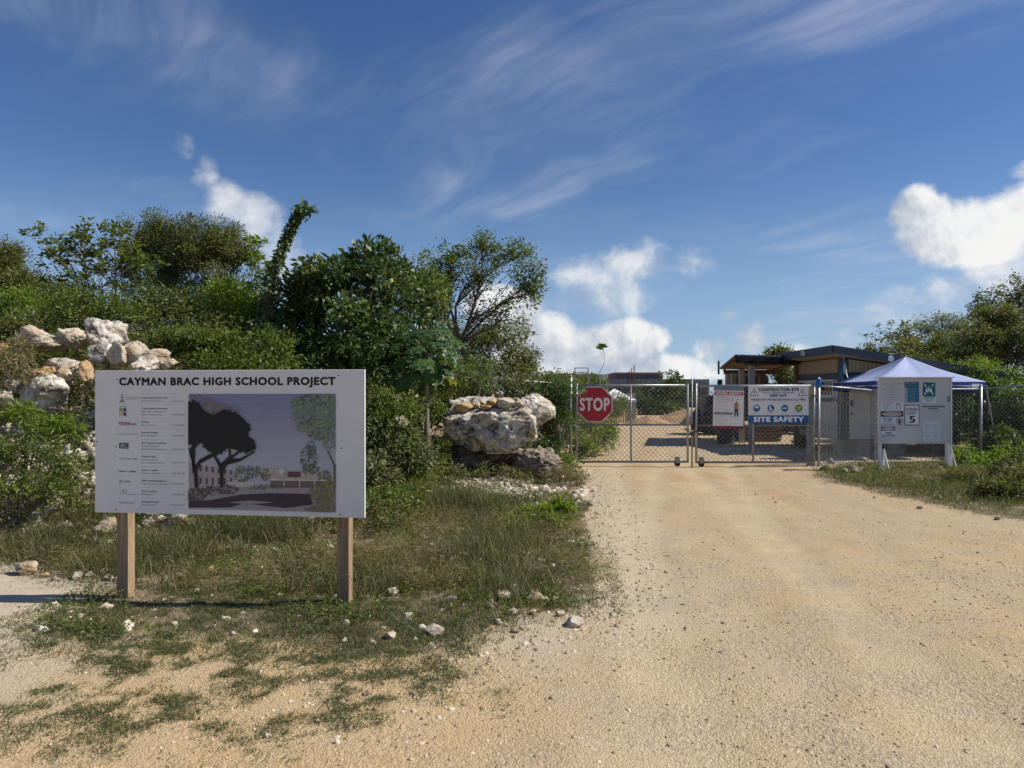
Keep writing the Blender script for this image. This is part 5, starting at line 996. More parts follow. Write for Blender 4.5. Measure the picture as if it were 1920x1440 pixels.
# --- right hand side
sh = [('tree', 'pale tufted tree just over the cabin roof end', 31, 1660, [(1660, 640, 31, 45, 26), (1700, 630, 31, 30, 26), (1640, 665, 31, 34, 22), (1690, 665, 30, 50, 28)], 'olive', 30, 20, .3, .15, .065, .06, 'tuft'),
      ('tree', 'umbrella-shaped feathery tree over the canopy tent', 27, 1755, [(1765, 600, 27, 36, 14), (1735, 618, 27, 30, 16), (1790, 615, 27, 24, 16)], 'grey', 26, 70, .30, .09, .03, .06, 'leaf'),
      ('tree', 'tall crooked-limbed tree rising highest in the thicket behind the tent', 23, 1880, [(1890, 560, 23, 40, 30), (1850, 570, 23, 32, 26), (1930, 535, 23, 40, 30), (1960, 580, 23, 60, 50), (1840, 620, 23, 36, 34)], 'olive', 30, 20, .3, .12, .055, .075, 'tuft'),
      ('tree', 'dense olive tree behind the tent', 25, 1740, [(1720, 670, 25, 50, 36), (1770, 660, 25, 45, 36), (1700, 700, 24, 50, 40), (1790, 690, 24, 50, 40)], 'olive', 32, 150, .36, .10, .045, .08, 'leaf'),
      ('tree', 'shadowy olive tree under the crooked-limbed tree', 21.5, 1870, [(1850, 640, 21.5, 50, 40), (1900, 640, 21.5, 50, 44), (1820, 680, 21.5, 40, 40), (1960, 650, 21.5, 60, 60), (1880, 600, 22, 40, 30)], 'olive', 34, 150, .34, .09, .042, .08, 'leaf'),
      ('shrub', 'bright green bush rising above the fence beside the tent', 19.0, 1850, [(1840, 690, 19, 44, 30), (1890, 715, 19, 44, 34), (1815, 715, 19, 34, 30)], 'bright', 26, 80, .26, .085, .036, .04, 'leaf'),
      ('shrub', 'dark thick shrub filling the space under the tent edge', 18.8, 1830, [(1820, 770, 18.8, 46, 46), (1870, 790, 18.8, 44, 50), (1790, 800, 18.6, 30, 40), (1920, 790, 18.8, 50, 60)], 'dark', 30, 80, .28, .10, .045, .04, 'leaf'),
      ('shrub', 'mid green shrub behind the fence beyond the leaning tent leg', 17.8, 1905, [(1900, 770, 17.8, 34, 50), (1930, 830, 17.4, 40, 46), (1880, 830, 17.4, 30, 30), (1960, 760, 17.6, 50, 60)], 'mid', 28, 80, .25, .09, .04, .04, 'leaf'),
      ('shrub', 'glossy bright bush in front of the fence beyond the notice board', 14.4, 1880, [(1890, 860, 14.4, 36, 26), (1860, 880, 14.2, 34, 22), (1915, 890, 13.8, 34, 26)], 'bright', 24, 60, .18, .085, .04, .02, 'leaf'),
      ('shrub', 'small yellow green bush close beside a notice board post', 15.0, 1820, [(1820, 852, 15.6, 28, 14), (1808, 868, 15.6, 20, 10)], 'bright', 14, 40, .16, .075, .03, .02, 'leaf'),
      ('shrub', 'dark scrubby bush at the grass edge of the track', 11.4, 1900, [(1895, 930, 11.4, 44, 26), (1930, 895, 11.6, 50, 44), (1860, 925, 11.7, 34, 22), (1900, 870, 12.4, 40, 30)], 'olive', 28, 70, .19, .06, .026, .02, 'leaf'),
      ('shrub', 'dry brownish bush between the notice board and the road edge', 13.2, 1840, [(1840, 905, 13.2, 34, 20), (1800, 905, 13.2, 30, 16)], 'dry', 20, 60, .17, .07, .012, .02, 'leaf')]
for i, (nm, lab, Yb, bx_, bl, kd, n_, m_, cr_, L_, W_, tr_, md) in enumerate(sh):
    plant(nm, lab, nm, Yb, bx_, bl, kd, n_, m_, cr_, L_, W_, tr_, 2 if nm == 'tree' else 4, .08, md, group=GR, seed=100 + i, fork=.4 if nm == 'tree' else .3)
for i, (px_, Yb, kd) in enumerate(((2060, 19, 'olive'), (-160, 15, 'olive'))):   # the thickets run on past the frame
    plant('tree', 'broad leafy tree continuing the thicket beyond the fence end' if px_ > 0 else 'broad leafy tree continuing the bank thicket beyond the rock pile', 'tree', Yb, px_, [(px_, 640, Yb, 70, 60), (px_ - 50, 720, Yb, 60, 60), (px_ + 50, 720, Yb, 60, 60)], kd, 20, 60, .32, .11, .05, .07, 2, .1, seed=130 + i, group=GR if px_ > 0 else GB)
# --- far greenery inside the site
plant('tree', 'round dark tree standing far inside the site before the school', 'tree', 58, 1250, [(1262, 715, 58, 26, 20), (1240, 740, 58, 30, 24), (1275, 745, 58, 22, 26), (1215, 755, 57, 24, 20), (1250, 770, 57, 36, 20), (1205, 730, 58, 12, 14, .5)], 'dark', 26, 60, .55, .24, .12, .14, 2, .1, seed=150)
plant('shrub', 'bush clump far inside before the low grey building', 'shrub', 46, 1100, [(1100, 720, 46, 26, 18), (1075, 730, 46, 20, 16), (1125, 732, 46, 18, 14)], 'mid', 22, 50, .4, .17, .08, .04, 3, .1, seed=151)
plant('tree', 'leafy tree seen under and over the carport roof', 'tree', 33, 1470, [(1462, 690, 33, 22, 24), (1490, 705, 33, 26, 20), (1455, 664, 33, 16, 10), (1475, 740, 33, 34, 20)], 'olive', 26, 60, .38, .15, .06, .08, 2, .1, seed=152)
plant('sapling', 'tall thin lone stalk with a leaf tuft at its tip', 'sapling', 34, 1122, [(1130, 651, 34, 6, 3)], 'mid', 5, 12, .1, .22, .10, .022, 1, .1, 'tuft', seed=153, fork=.7, bark=M_BARKG)
plant('shrub', 'hedge of scrub before the low flat grey building', 'shrub', 33, 1040, [(1030, 715, 33, 40, 18), (1070, 735, 33, 30, 20), (1000, 720, 33, 40, 24)], 'olive', 26, 60, .36, .13, .06, .04, 4, .1, seed=154)
plant('shrub', 'dark bush just inside the gate beside the grey timber post', 'shrub', 18.0, 1512, [(1510, 815, 18, 12, 26), (1515, 790, 18, 10, 16)], 'dark', 14, 60, .16, .07, .035, .02, 3, .1, seed=155)
# scrub closing the gap under the carport and the site's far edge
for i, (px_, py_, Y_, rx_) in enumerate(((1420, 745, 48, 60), (1520, 740, 44, 60), (1600, 735, 40, 50), (1350, 760, 62, 40))):
    plant('shrub', ('scrub bush behind the loader', 'scrub bush behind the carport posts', 'scrub bush behind the site office', 'small scrub bush behind the earth heaps')[i], 'shrub', Y_, px_, [(px_ - rx_ * .5, py_, Y_, rx_ * .6, 26), (px_ + rx_ * .4, py_ + 6, Y_, rx_ * .6, 22)], 'olive', 22, 50, .45, .18, .08, .05, 3, .1, seed=160 + i, group='scrub at the far side of the site')

# papaya
def papaya():
    b = P(800, 868, 12.4); z0 = gz1(b.x, b.y); rng = random.Random(7)
    root = thing('papaya_tree', 'young papaya tree with slim bare trunk and large lobed leaves', 'tree', (b.x, b.y, z0)); H = P(800, 672, 12.4).z - z0
    MB().tube([(0, 0, -.1), (.01, 0, H * .35), (-.015, 0, H * .7), (0, 0, H), (.005, 0, H + .18)], [.062, .052, .045, .042, .03], 10).build('trunk', mat('papaya_bark', (.21, .17, .135), .85, .25, 14, .4, stretch=(1, 1, 5)), root, True)
    for k in range(5):
        a = k * 1.3; c = Vector((.07 * math.cos(a), .07 * math.sin(a), H - .02 - .04 * (k % 2))); V = []
        MB().tube([c + Vector((0, 0, .07)), c + Vector((0, 0, .04)), c, c - Vector((0, 0, .06)), c - Vector((0, 0, .09))], [.012, .038, .048, .035, .008], 8).build('fruit', mat('unripe_fruit', (.03, .06, .015), .5, .2), root, True)
    for k in range(34):
        a = k * 2.399 + rng.uniform(-.2, .2); e = 1.15 - 1.75 * (k / 33) + rng.uniform(-.1, .1); pl = rng.uniform(.42, .62)
        s = Vector((0, 0, H + .12 - .16 * k / 33)); d = Vector((math.cos(a) * math.cos(e), math.sin(a) * math.cos(e), math.sin(e)))
        end = s + d * pl - Vector((0, 0, .08)); lf = MB(); S = rng.uniform(.24, .33)
        out = Vector((math.cos(a), math.sin(a), 0)); fw = (out * 1.0 + Vector((0, 0, -.35 - .55 * (k / 33)))).normalized(); sd = fw.cross(Vector((0, 0, 1))).normalized(); nm = sd.cross(fw)
        for q in range(7):                                  # seven pointed, toothed lobes
            an = (q - 3) * .70; ld = fw * math.cos(an) + sd * math.sin(an); lp = sd * math.cos(an) - fw * math.sin(an); ln = S * (1.0, .95, .8, .55)[abs(q - 3)]; w = ln * .17
            drop = lambda t: nm * (.03 - .16 * t * t) * S * 2
            c = lambda t, u: tuple(end + ld * ln * t + lp * u * w + drop(t) + nm * abs(u) * .012)
            lf.add([c(0, 0), c(.35, -.8), c(.5, -2.3), c(.55, -.8), c(.72, -1.7), c(.76, -.55), c(1, 0), c(.76, .55), c(.72, 1.7), c(.55, .8), c(.5, 2.3), c(.35, .8)], [(0, 1, 3, 5, 6, 7, 9, 11), (1, 2, 3), (3, 4, 5), (7, 8, 9), (9, 10, 11)])
        me = lf.mesh('leaf'); at = me.attributes.new('rnd', 'FLOAT', 'POINT'); at.data.foreach_set('value', np.full(len(me.vertices), rng.random() * .95, np.float32))
        o = link('leaf', me, LEAF['yellow'] if k in (29, 33) else LEAF['papaya'], root)
        MB().tube([s, s.lerp(end, .5) + Vector((0, 0, .03)), end], [.010, .008, .005], 5).build('leaf_stalk', mat('leaf_stalk_green', (.12, .14, .05), .6) if k == 0 else bpy.data.materials['leaf_stalk_green'], o)
papaya()

# ------------------------------------------------------------------ rocks
R_PALE = rock_mat('pale_limestone', (.56, .50, .40), (.50, .36, .22), (.14, .125, .11), .6, 3.5)
R_BOULD = rock_mat('weathered_limestone', (.68, .64, .58), (.50, .42, .31), (.10, .095, .088), .9, 2.4)
R_WARM = rock_mat('ochre_rock', (.42, .27, .13), (.50, .37, .22), (.20, .16, .12), .25)
R_DARK = rock_mat('grey_brown_rock', (.36, .31, .25), (.24, .17, .12), (.09, .085, .08), .85, 3.2)  # grey-brown stone, darker in its own colour than the limestones
def ico(sub):
    t = (1 + 5 ** .5) / 2; v = [(-1, t, 0), (1, t, 0), (-1, -t, 0), (1, -t, 0), (0, -1, t), (0, 1, t), (0, -1, -t), (0, 1, -t), (t, 0, -1), (t, 0, 1), (-t, 0, -1), (-t, 0, 1)]
    f = [(0, 11, 5), (0, 5, 1), (0, 1, 7), (0, 7, 10), (0, 10, 11), (1, 5, 9), (5, 11, 4), (11, 10, 2), (10, 7, 6), (7, 1, 8), (3, 9, 4), (3, 4, 2), (3, 2, 6), (3, 6, 8), (3, 8, 9), (4, 9, 5), (2, 4, 11), (6, 2, 10), (8, 6, 7), (9, 8, 1)]
    V = norm(np.array(v, float)); Fc = np.array(f)
    for _ in range(sub):
        e = np.sort(np.concatenate([Fc[:, [0, 1]], Fc[:, [1, 2]], Fc[:, [2, 0]]]), 1); u, inv = np.unique(e, axis=0, return_inverse=True); inv = inv.ravel(); n = len(V); m = len(Fc)
        V = np.concatenate([V, norm((V[u[:, 0]] + V[u[:, 1]]) / 2)]); a, b, c = n + inv[:m], n + inv[m:2 * m], n + inv[2 * m:]
        Fc = np.concatenate([np.stack(q, 1) for q in ((Fc[:, 0], a, c), (Fc[:, 1], b, a), (Fc[:, 2], c, b), (a, b, c))])
    return V, Fc
ICO = {k: ico(k) for k in (0, 1, 3, 4, 5)}
ICO[-1] = (np.array([(1, 0, 0), (-1, 0, 0), (0, 1, 0), (0, -1, 0), (0, 0, 1), (0, 0, -1)], float), np.array([(0, 2, 4), (2, 1, 4), (1, 3, 4), (3, 0, 4), (2, 0, 5), (1, 2, 5), (3, 1, 5), (0, 3, 5)]))
def rock_shape(seed, size, sub=3, planes=14, rough=.16, pit=0.0, extra=()):
    rng = np.random.default_rng(seed); V, Fc = ICO[sub]; n = norm(rng.normal(size=(planes, 3))); d = rng.uniform(.62, 1.0, planes)
    for ex in extra: n = np.concatenate([n, norm(np.array([ex[:3]]))]); d = np.append(d, ex[3])
    dots = V @ n.T; r = np.min(np.where(dots > .05, d / np.maximum(dots, .05), 9), 1); r = np.minimum(r, 1.25)
    p = V * r[:, None]; o = rng.random(3) * 50
    r2 = 1 + rough * 2 * (fbm(p[:, 0] * 2.2 + o[0], p[:, 1] * 2.2 + o[1], p[:, 2] * 2.2 + o[2], 5, 3, .55) - .5)
    if pit: q = fbm(p[:, 0] * 5 + o[0], p[:, 1] * 5, p[:, 2] * 5, 4, 11, .6); r2 = r2 - pit * ss(.52, .72, q)
    if sub > 3: r2 = r2 + rough * .5 * (np.abs(fbm(p[:, 0] * 9 + o[1], p[:, 1] * 9 + o[2], p[:, 2] * 9, 4, 17, .6) - .5) - .12)
    return p * r2[:, None] * np.array(size), Fc
def rock(name, label, cat, loc, size, m, seed, sub=3, rot=0.0, tilt=0.0, group=None, parent=None, sink=.25, **kw):
    V, Fc = rock_shape(seed, size, sub, **kw); me = raw_mesh(name, V, Fc, sub >= 5)
    z = loc[2] if len(loc) > 2 else gz1(*loc) - V[:, 2].min() - sink * size[2]
    o = link(name, me, m, parent, (loc[0], loc[1], z)); o.rotation_euler = (tilt, tilt * .6, rot)
    return tag(o, label, cat, group) if not parent else o
# the great perched boulder and what carries it
bc = P(921, 802, 13.7)
big = rock('boulder', 'huge overhanging pale boulder with dark weathering perched beside the gate', 'boulder', (bc.x, 13.7, bc.z + .02), (.90, .74, .60), R_BOULD, 23, 5, 0, 0, rough=.24, pit=.12, planes=7, extra=((.6, -.25, -.75, .86), (-.6, -.2, -.75, .84), (0, -1, -.12, .84), (-.15, -.35, .9, .74), (0, 0, -1, .74), (1, 0, .05, .92), (-1, 0, .1, .95)))
c2 = P(985, 770, 13.9); rock('boulder', 'white upright block forming the shoulder of the perched boulder toward the gate', 'boulder', (c2.x + .10, 13.95, c2.z + .02), (.36, .42, .36), R_BOULD, 9, 4, .4, 0, rough=.24, pit=.12)
rock('boulder', 'grey brown rock carrying the perched boulder beside the track', 'boulder', (P(1000, 0, 13.9).x + .10, 13.95), (.52, .45, .31), R_DARK, 12, 5, .3, 0, rough=.34, pit=.14, sink=.45)
rock('boulder', 'hidden brown rock under the back of the perched boulder', 'boulder', (P(905, 0, 14.2).x, 14.3), (.66, .45, .50), R_DARK, 14, 4, .3, 0, rough=.3, sink=.4)
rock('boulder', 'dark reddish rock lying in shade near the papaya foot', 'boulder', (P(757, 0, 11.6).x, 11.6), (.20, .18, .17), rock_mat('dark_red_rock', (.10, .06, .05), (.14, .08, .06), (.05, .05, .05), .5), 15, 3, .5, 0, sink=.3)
tops = [(865, 774, .17, R_WARM), (893, 772, .12, R_PALE), (905, 778, .09, R_PALE), (912, 768, .10, R_WARM), (925, 775, .13, R_WARM), (940, 770, .10, R_PALE), (948, 780, .17, R_PALE), (957, 772, .10, R_PALE), (966, 776, .12, R_PALE), (973, 784, .09, R_PALE), (882, 781, .08, R_WARM), (933, 784, .10, R_PALE), (850, 772, .08, R_PALE)]
BIGV = np.array([tuple(v.co) for v in big.data.vertices]) + np.array(tuple(big.location))
for i, (px_, py_, s, m_) in enumerate(tops):
    p = P(px_, py_, 13.25 + .10 * (i % 3)); bv = BIGV[np.hypot(BIGV[:, 0] - p.x, BIGV[:, 1] - p.y) < .10]; p.z = float(bv[:, 2].max()) + .30 * s if len(bv) else p.z
    rock('stone', 'ochre brown stone laid on top of the perched boulder' if m_ is R_WARM else 'cream stone laid on top of the perched boulder', 'stone', (p.x, p.y, p.z), (s, s * .8, s * .62), m_, 200 + i, 3, i * 1.1, group='ochre stones on the boulder' if m_ is R_WARM else 'cream stones on the boulder')
# boulders of the rock pile on the bank
pile = [(75, 640, 11.0, .34, .15, R_PALE, 'flat pale rock on the crest beside the pointed rock'), (140, 634, 11.1, .24, .17, R_PALE, 'pointed grey-white rock between two larger rocks on the crest'), (201, 628, 10.9, .27, .26, R_BOULD, 'tallest knobbly white boulder crowning the rock pile'),
        (195, 665, 10.6, .22, .20, R_BOULD, 'pitted grey-white rock under the crowning boulder'), (222, 666, 10.35, .17, .19, R_PALE, 'cream angular block below the crowning boulder'), (258, 662, 10.5, .17, .17, R_PALE, 'pink-cream block leaning on the long slab'), (290, 665, 10.6, .24, .10, R_PALE, 'long sloping white slab leaning on a pink-cream block'), (270, 684, 10.3, .24, .12, R_BOULD, 'grey-veined low slab just above the sign top edge'), (312, 682, 10.5, .11, .08, R_PALE, 'small cream rock at the tip of the long white slab'),
        (118, 686, 10.2, .22, .12, R_PALE, 'tilted pale slab in the middle of the slope'), (95, 700, 10.0, .20, .08, R_WARM, 'flat tan slab under the tilted pale slab'), (122, 703, 9.95, .09, .09, R_PALE, 'small white stone wedged under the tilted slab'), (90, 732, 9.8, .30, .21, R_BOULD, 'big lichen-grey boulder low on the slope'), (25, 722, 9.9, .12, .07, R_PALE, 'pale rock half buried by the brambles'), (0, 655, 10.5, .16, .10, R_WARM, 'tan rock on the crest among dry brambles'), (5, 745, 9.6, .12, .10, R_PALE, 'small pale rock above the dark bush'), (160, 700, 9.9, .10, .12, R_WARM, 'tan chunk sliding down beside the sign corner')]
for i, (px_, py_, Y_, rx_, rz_, m_, lab) in enumerate(pile):
    p = P(px_, py_, Y_); rock('boulder', lab, 'boulder', (p.x, p.y, p.z), (rx_ * 1.22, rx_ * 1.0, rz_ * 1.22), m_, 300 + i, 4, i * .7, (.25 if 'slab' in lab else .0), group='boulders of the rock pile', rough=.26, pit=.16 if m_ is R_BOULD else .07, planes=20)
# single stones one can pick out in the grass and along the track
one = [(120, 1000, .16, 'white rock at the bank foot below the green bush'), (205, 998, .20, 'large white rock just behind the sign post farther from the track'), (335, 985, .22, 'upright white rock under the sign board'), (352, 990, .14, 'rounded white rock leaning on the upright one'), (275, 972, .16, 'white rock behind the sign, half hidden by the board'), (580, 985, .15, 'flat pale rock in grass behind the sign, between its posts'), (660, 985, .10, 'pale rock in tall grass behind the sign post nearer the track'),
       (45, 1074, .13, 'flat white rock on pale gravel beside a small reddish stone'), (85, 1080, .06, 'reddish stone next to the flat white rock'), (146, 1084, .07, 'cream stone in the row beside the sign post farther from the track'), (168, 1081, .07, 'cream stone in the row beside the sign post farther from the track'), (192, 1074, .06, 'cream stone in the row beside the sign post farther from the track'), (205, 1085, .06, 'cream stone in the row beside the sign post farther from the track'),
       (395, 1070, .07, 'orange tinted stone in grass under the board'), (340, 1083, .06, 'small pale stone half under grass below the board'), (735, 1112, .075, 'pale stone in tall grass between the sign and the track'), (765, 1156, .05, 'white stone in low grass'), (649, 1171, .055, 'white stone close to the foot of the sign post nearer the track'), (731, 1195, .065, 'white stone in low grass'), (812, 1190, .085, 'largest white stone lying in low grass before the sign'), (647, 1200, .03, 'white stone in low grass'), (847, 1125, .05, 'white stone in low grass'),
       (964, 1106, .07, 'cream rounded stone near the track edge'), (945, 1124, .085, 'pinkish broken stone near the track edge'), (1003, 1124, .09, 'flat pale stone near the track edge'), (922, 1136, .06, 'flat pale stone near the track edge'), (960, 1150, .055, 'flat pale stone near the track edge'), (1050, 1153, .05, 'flat pale stone near the track edge'), (934, 1167, .045, 'cream rounded stone in creeping grass near the track'), (1075, 1174, .09, 'grey-pink angular stone sitting on the track edge'), (1000, 1148, .05, 'flat pale stone near the track edge'), (965, 1182, .04, 'cream rounded stone in creeping grass near the track'), (1093, 1010, .05, 'pale stone at the grass tip beside the track'), (437, 1189, .03, 'white stone in low grass'),
       (1455, 940, .06, 'pale stone on the grass edge before the notice board'), (1640, 931, .06, 'pale stone on the grass edge before the notice board'), (1725, 951, .08, 'pale stone on the grass edge before the notice board'), (1870, 972, .09, 'pale stone on the grass edge before the notice board')]
same = {}
def on_ground(px, py):
    y = np.arange(2.5, 40, .02); hit = np.argmax(CAM_H + (HY - py) / F_PX * y < gz((px - CX) / F_PX * y, y)); y = float(y[hit])
    return P(px, py, y).x, y
for i, (px_, py_, s, lab) in enumerate(one): same[lab] = same.get(lab, 0) + 1
for i, (px_, py_, s, lab) in enumerate(one):
    s *= .5 if 'before the notice' in lab else .78; x, y = on_ground(px_, py_ + 3); rock('stone', lab, 'stone', (x, y), (s, s * .85, s * .66), R_WARM if 'orange' in lab or lab.startswith('reddish') else R_PALE, 400 + i, 3, i * 1.3, rough=.24, pit=.05, group='stones: ' + lab if same[lab] > 1 else 'single stones in the grass', sink=.3)
# dark junk and broken concrete at the foot of the right gate post
for i, (px_, py_, Y_, s, m_, lab) in enumerate([(1600, 885, 14.9, .19, R_DARK, 'dark grey rock in the weeds by the gate post with blue rag'), (1585, 893, 14.7, .13, R_DARK, 'small dark rock before the weeds by the gate post with blue rag'), (1558, 868, 16.8, .15, M_CONC, 'broken concrete slab just behind the fence'), (1620, 868, 17.4, .14, M_CONC, 'pale concrete chunk before the block step'), (1545, 888, 15.4, .12, R_PALE, 'pale rock at the base of the gate post with blue rag')]):
    p = P(px_, py_, Y_); rock('stone', lab, 'stone', (p.x, p.y), (s * .8, s * .55, s * .42), m_, 500 + i, 3, i, group='rubble by the gate post', sink=.3)

# ------------------------------------------------------------------ grass, weeds and gravel (nobody could count it)
def blades(pts, h, w, lean, rng, kind='mixed'):
    """bent three-vertex-pair grass blades"""
    n = len(pts); a = rng.uniform(0, 6.283, n); d = np.stack([np.cos(a), np.sin(a), 0 * a], 1); s = np.stack([-np.sin(a), np.cos(a), 0 * a], 1)
    rot = rng.uniform(0, 3.14, n); s = s * np.cos(rot)[:, None] + d * np.sin(rot)[:, None]
    h = np.broadcast_to(h, (n,))[:, None] * rng.uniform(.5, 1.3, (n, 1)); w = np.broadcast_to(w, (n,))[:, None]; l = np.broadcast_to(lean, (n,))[:, None] * rng.uniform(.2, 1.5, (n, 1))
    m = pts + d * h * l * .35 + np.array([0, 0, 1]) * h * .6; t = pts + d * h * l * 1.05 + np.array([0, 0, 1]) * h * (1 - .35 * np.minimum(l, 1))
    V = np.stack([pts - s * w, pts + s * w, m + s * w * .75, m - s * w * .75, t], 1).reshape(-1, 3); b = 5 * np.arange(n)[:, None]
    Q = b + np.array([[0, 1, 2, 3]]); T = b + np.array([[3, 2, 4, 4]])
    return V, Q, T, np.repeat(rng.random(n), 5)
def grass_obj(name, label, pts, h, w, lean, m, seed):
    rng = np.random.default_rng(seed); V, Q, T, rd = blades(pts, h, w, lean, rng); T3 = T[:, :3]
    me = raw_mesh(name, V, np.concatenate([np.concatenate([Q[:, [0, 1, 2]], Q[:, [0, 2, 3]]]), T3]), False, {'rnd': rd})
    return tag(link(name, me, m), label, 'grass', kind='stuff')
G_TALL = leaf_mat('grass_tall', (.052, .062, .022), (.118, .126, .048), (.26, .21, .115), .24, .35, .6)
G_SHORT = leaf_mat('grass_low', (.040, .060, .020), (.094, .114, .040), (.25, .20, .11), .27, .3, .6)
G_VERGE = leaf_mat('grass_verge', (.045, .060, .014), (.105, .125, .032), (.20, .16, .07), .16, .35, .6)
def scatter(n, x0, x1, y0, y1, keep, seed):
    rng = np.random.default_rng(seed); x = rng.uniform(x0, x1, n); y = rng.uniform(y0, y1, n); k = rng.random(n) < keep(x, y); x, y = x[k], y[k]
    return np.stack([x, y, gz(x, y) - .005], 1)
def warp(x, y): return x + .5 * (fbm(x * 1.7, y * 1.7, 0, 4, 21) - .5), y + .5 * (fbm(x * 1.7, y * 1.7, 0, 4, 31) - .5)
def in_verge(x, y): return inpoly(*warp(x, y), VERGE)
clump = lambda x, y, f, s, lo, hi: ss(lo, hi, fbm(x * f, y * f, 0, 4, s))
in_track = lambda x, y: ss(.5, 1.6, np.hypot((x - P(960, 0, 12.4).x) * .8, y - 12.4))        # bare gravel fan below the boulder
def soft(f, x, y, d=.28): return sum(f(x + a, y + b) * 1.0 for a in (-d, 0, d) for b in (-d, 0, d)) / 9
def k_tall(x, y):
    return soft(in_verge, x, y) ** 1.5 * clump(x, y, 1.6, 71, .36, .56) * ss(6.0, 6.7, y + .25 * (x + 2)) * (1 - .75 * ss(10.5, 12, y)) * (1 - ss(-.7, .75, x - .08 * (y - 8))) * in_track(x, y)
tp = scatter(120000, -7.5, 1.4, 5.8, 12.5, k_tall, 1)
hh = (.06 + .12 * ss(-2, -.6, tp[:, 0]) * ss(6.8, 7.6, tp[:, 1])) + .32 * ss(.30, .75, fbm(tp[:, 0] * 1.5, tp[:, 1] * 1.5, 0, 4, 77))
grass_obj('tall_grass', 'tall dry olive grass around the project sign', tp, hh, .0032, .95, G_TALL, 2)
def k_low(x, y): return soft(in_verge, x, y) ** 1.3 * np.clip(clump(x, y, 1.9, 81, .26, .52) * (.28 + clump(x, y, 7.5, 83, .38, .64)), 0, 1) * (1 - ss(6.6, 8.2, y))
lp = scatter(300000, -6.5, 1.3, 4.2, 8.2, k_low, 3)
grass_obj('low_grass', 'short matted green grass in front of the project sign', lp, .022 + .055 * fbm(lp[:, 0] * 2.3, lp[:, 1] * 2.3, 0, 3, 87) ** 1.3, .0028, 1.5, G_SHORT, 4)
def k_edge(x, y): return in_verge(x, y) * clump(x, y, 2.2, 85, .40, .58) * ss(-.9, .1, x)
ep = scatter(50000, -.8, 1.6, 5.4, 14.5, k_edge, 13)
grass_obj('track_edge_grass', 'thin green grass tongues along the sign side of the track', ep, .065, .0032, 1.3, G_SHORT, 14)
in_sparse = lambda x, y: inpoly(*warp(x, y), SPARSE)
def k_sparse(x, y): return soft(in_sparse, x, y, .3) * clump(x, y, 2.3, 91, .38, .56) * (.15 + clump(x, y, 8, 93, .38, .60))
sp_ = scatter(210000, -4.3, .6, 3.2, 5.6, k_sparse, 5)
grass_obj('creeping_grass', 'sparse creeping grass patches on the sandy foreground', sp_, .026, .0026, 1.9, G_SHORT, 6)
def in_right(x, y): return inpoly(*warp(x, y), RIGHT)
def k_rv(x, y): return soft(in_right, x, y, .15) ** 1.3 * clump(x, y, 1.6, 95, .22, .45)
rp = scatter(56000, 5.6, 13, 7.5, 17, k_rv, 7); dist = ss(0, 1.6, rp[:, 1] - np.interp(rp[:, 0], [5.8, 6.2, 6.8, 7.2, 8.6], [14.6, 13, 10.6, 9.8, 8.3]))
grass_obj('verge_grass', 'green roadside grass growing taller toward the notice board', rp, (.045 + .10 * dist) * (1 - .45 * ss(13.2, 14.4, rp[:, 1])) * (.5 + fbm(rp[:, 0] * 2.5, rp[:, 1] * 2.5, 0, 3, 97)), .0040, 1.25, G_VERGE, 8)
# low leafy weeds, dead thatch and brown tussocks mixed into the grass
def weeds(name, label, pts, hmax, L, W, per, m, seed):
    rng = np.random.default_rng(seed); n = len(pts); idx = np.repeat(np.arange(n), per); hh_ = hmax * (.3 + .9 * fbm(pts[:, 0] * .9, pts[:, 1] * .9, 0, 3, seed)); f = rng.random(n * per) ** .8
    lean_ = rng.normal(size=(n, 2)) * .3; q = pts[idx].copy(); q[:, 2] += hh_[idx] * f; q[:, :2] += lean_[idx] * (hh_[idx] * f)[:, None] + rng.normal(size=(n * per, 2)) * .02
    ax = rng.normal(size=(n * per, 3)); ax[:, 2] = np.abs(ax[:, 2]) * .4 + .15
    V, Fq, rd = leaf_quads(q, ax, L, W, rng); return tag(link(name, raw_mesh(name, V, Fq, False, {'rnd': rd}), m), label, 'weeds', kind='stuff')
k_mix = lambda s_, lo, hi: (lambda x, y: soft(in_verge, x, y) * clump(x, y, 1.4, s_, lo, hi) * in_track(x, y) * (1 - ss(9.6, 11.5, y)))
weeds('verge_leaf_weeds', 'small leafy green weeds mixed into the grass around the sign', scatter(16000, -7.2, 1.2, 5.0, 11, k_mix(171, .50, .62), 43), .12, .030, .014, 7, LEAF['mid'], 44)
weeds('dry_tussocks', 'brown dead tussocks tangled in the grass around the sign', scatter(14000, -7.2, .9, 6.2, 11, lambda x, y: np.clip(k_mix(181, .46 , .60)(x, y) * (.5 + ss(-2.2, -.8, x)), 0, 1), 45), .30, .075, .0045, 11, LEAF['dry'], 46)
def thatch():
    p = scatter(26000, -7.2, 1.3, 4.6, 10.5, lambda x, y: soft(in_verge, x, y) * (.25 + clump(x, y, 2.2, 191, .42, .6)), 47); rng = np.random.default_rng(48); ax = rng.normal(size=(len(p), 3)); ax[:, 2] *= .18; p = p + np.array([0, 0, .012])
    V, Fq, rd = leaf_quads(p, ax, .09, .0045, rng, 1.0, 0); tag(link('dead_thatch', raw_mesh('dead_thatch', V, Fq, False, {'rnd': rd}), LEAF['dry']), 'dead straw lying flat between the grass tufts', 'straw', kind='stuff')
thatch()
rockpile = lambda x, y: np.clip(np.exp(-(((x + 6.1) / 1.5) ** 2 + ((y - 9.9) / 1.1) ** 2) * 1.1), 0, 1)
def k_bank(x, y): return (x < -1.2 + .4 * (fbm(x, y, 0, 3, 3) - .5)) * inpoly(x, y, VERGE) * (1 - rockpile(x, y)) ** 1.6 * clump(x, y, .9, 99, .15, .35) * ss(8.4, 9.6, y)
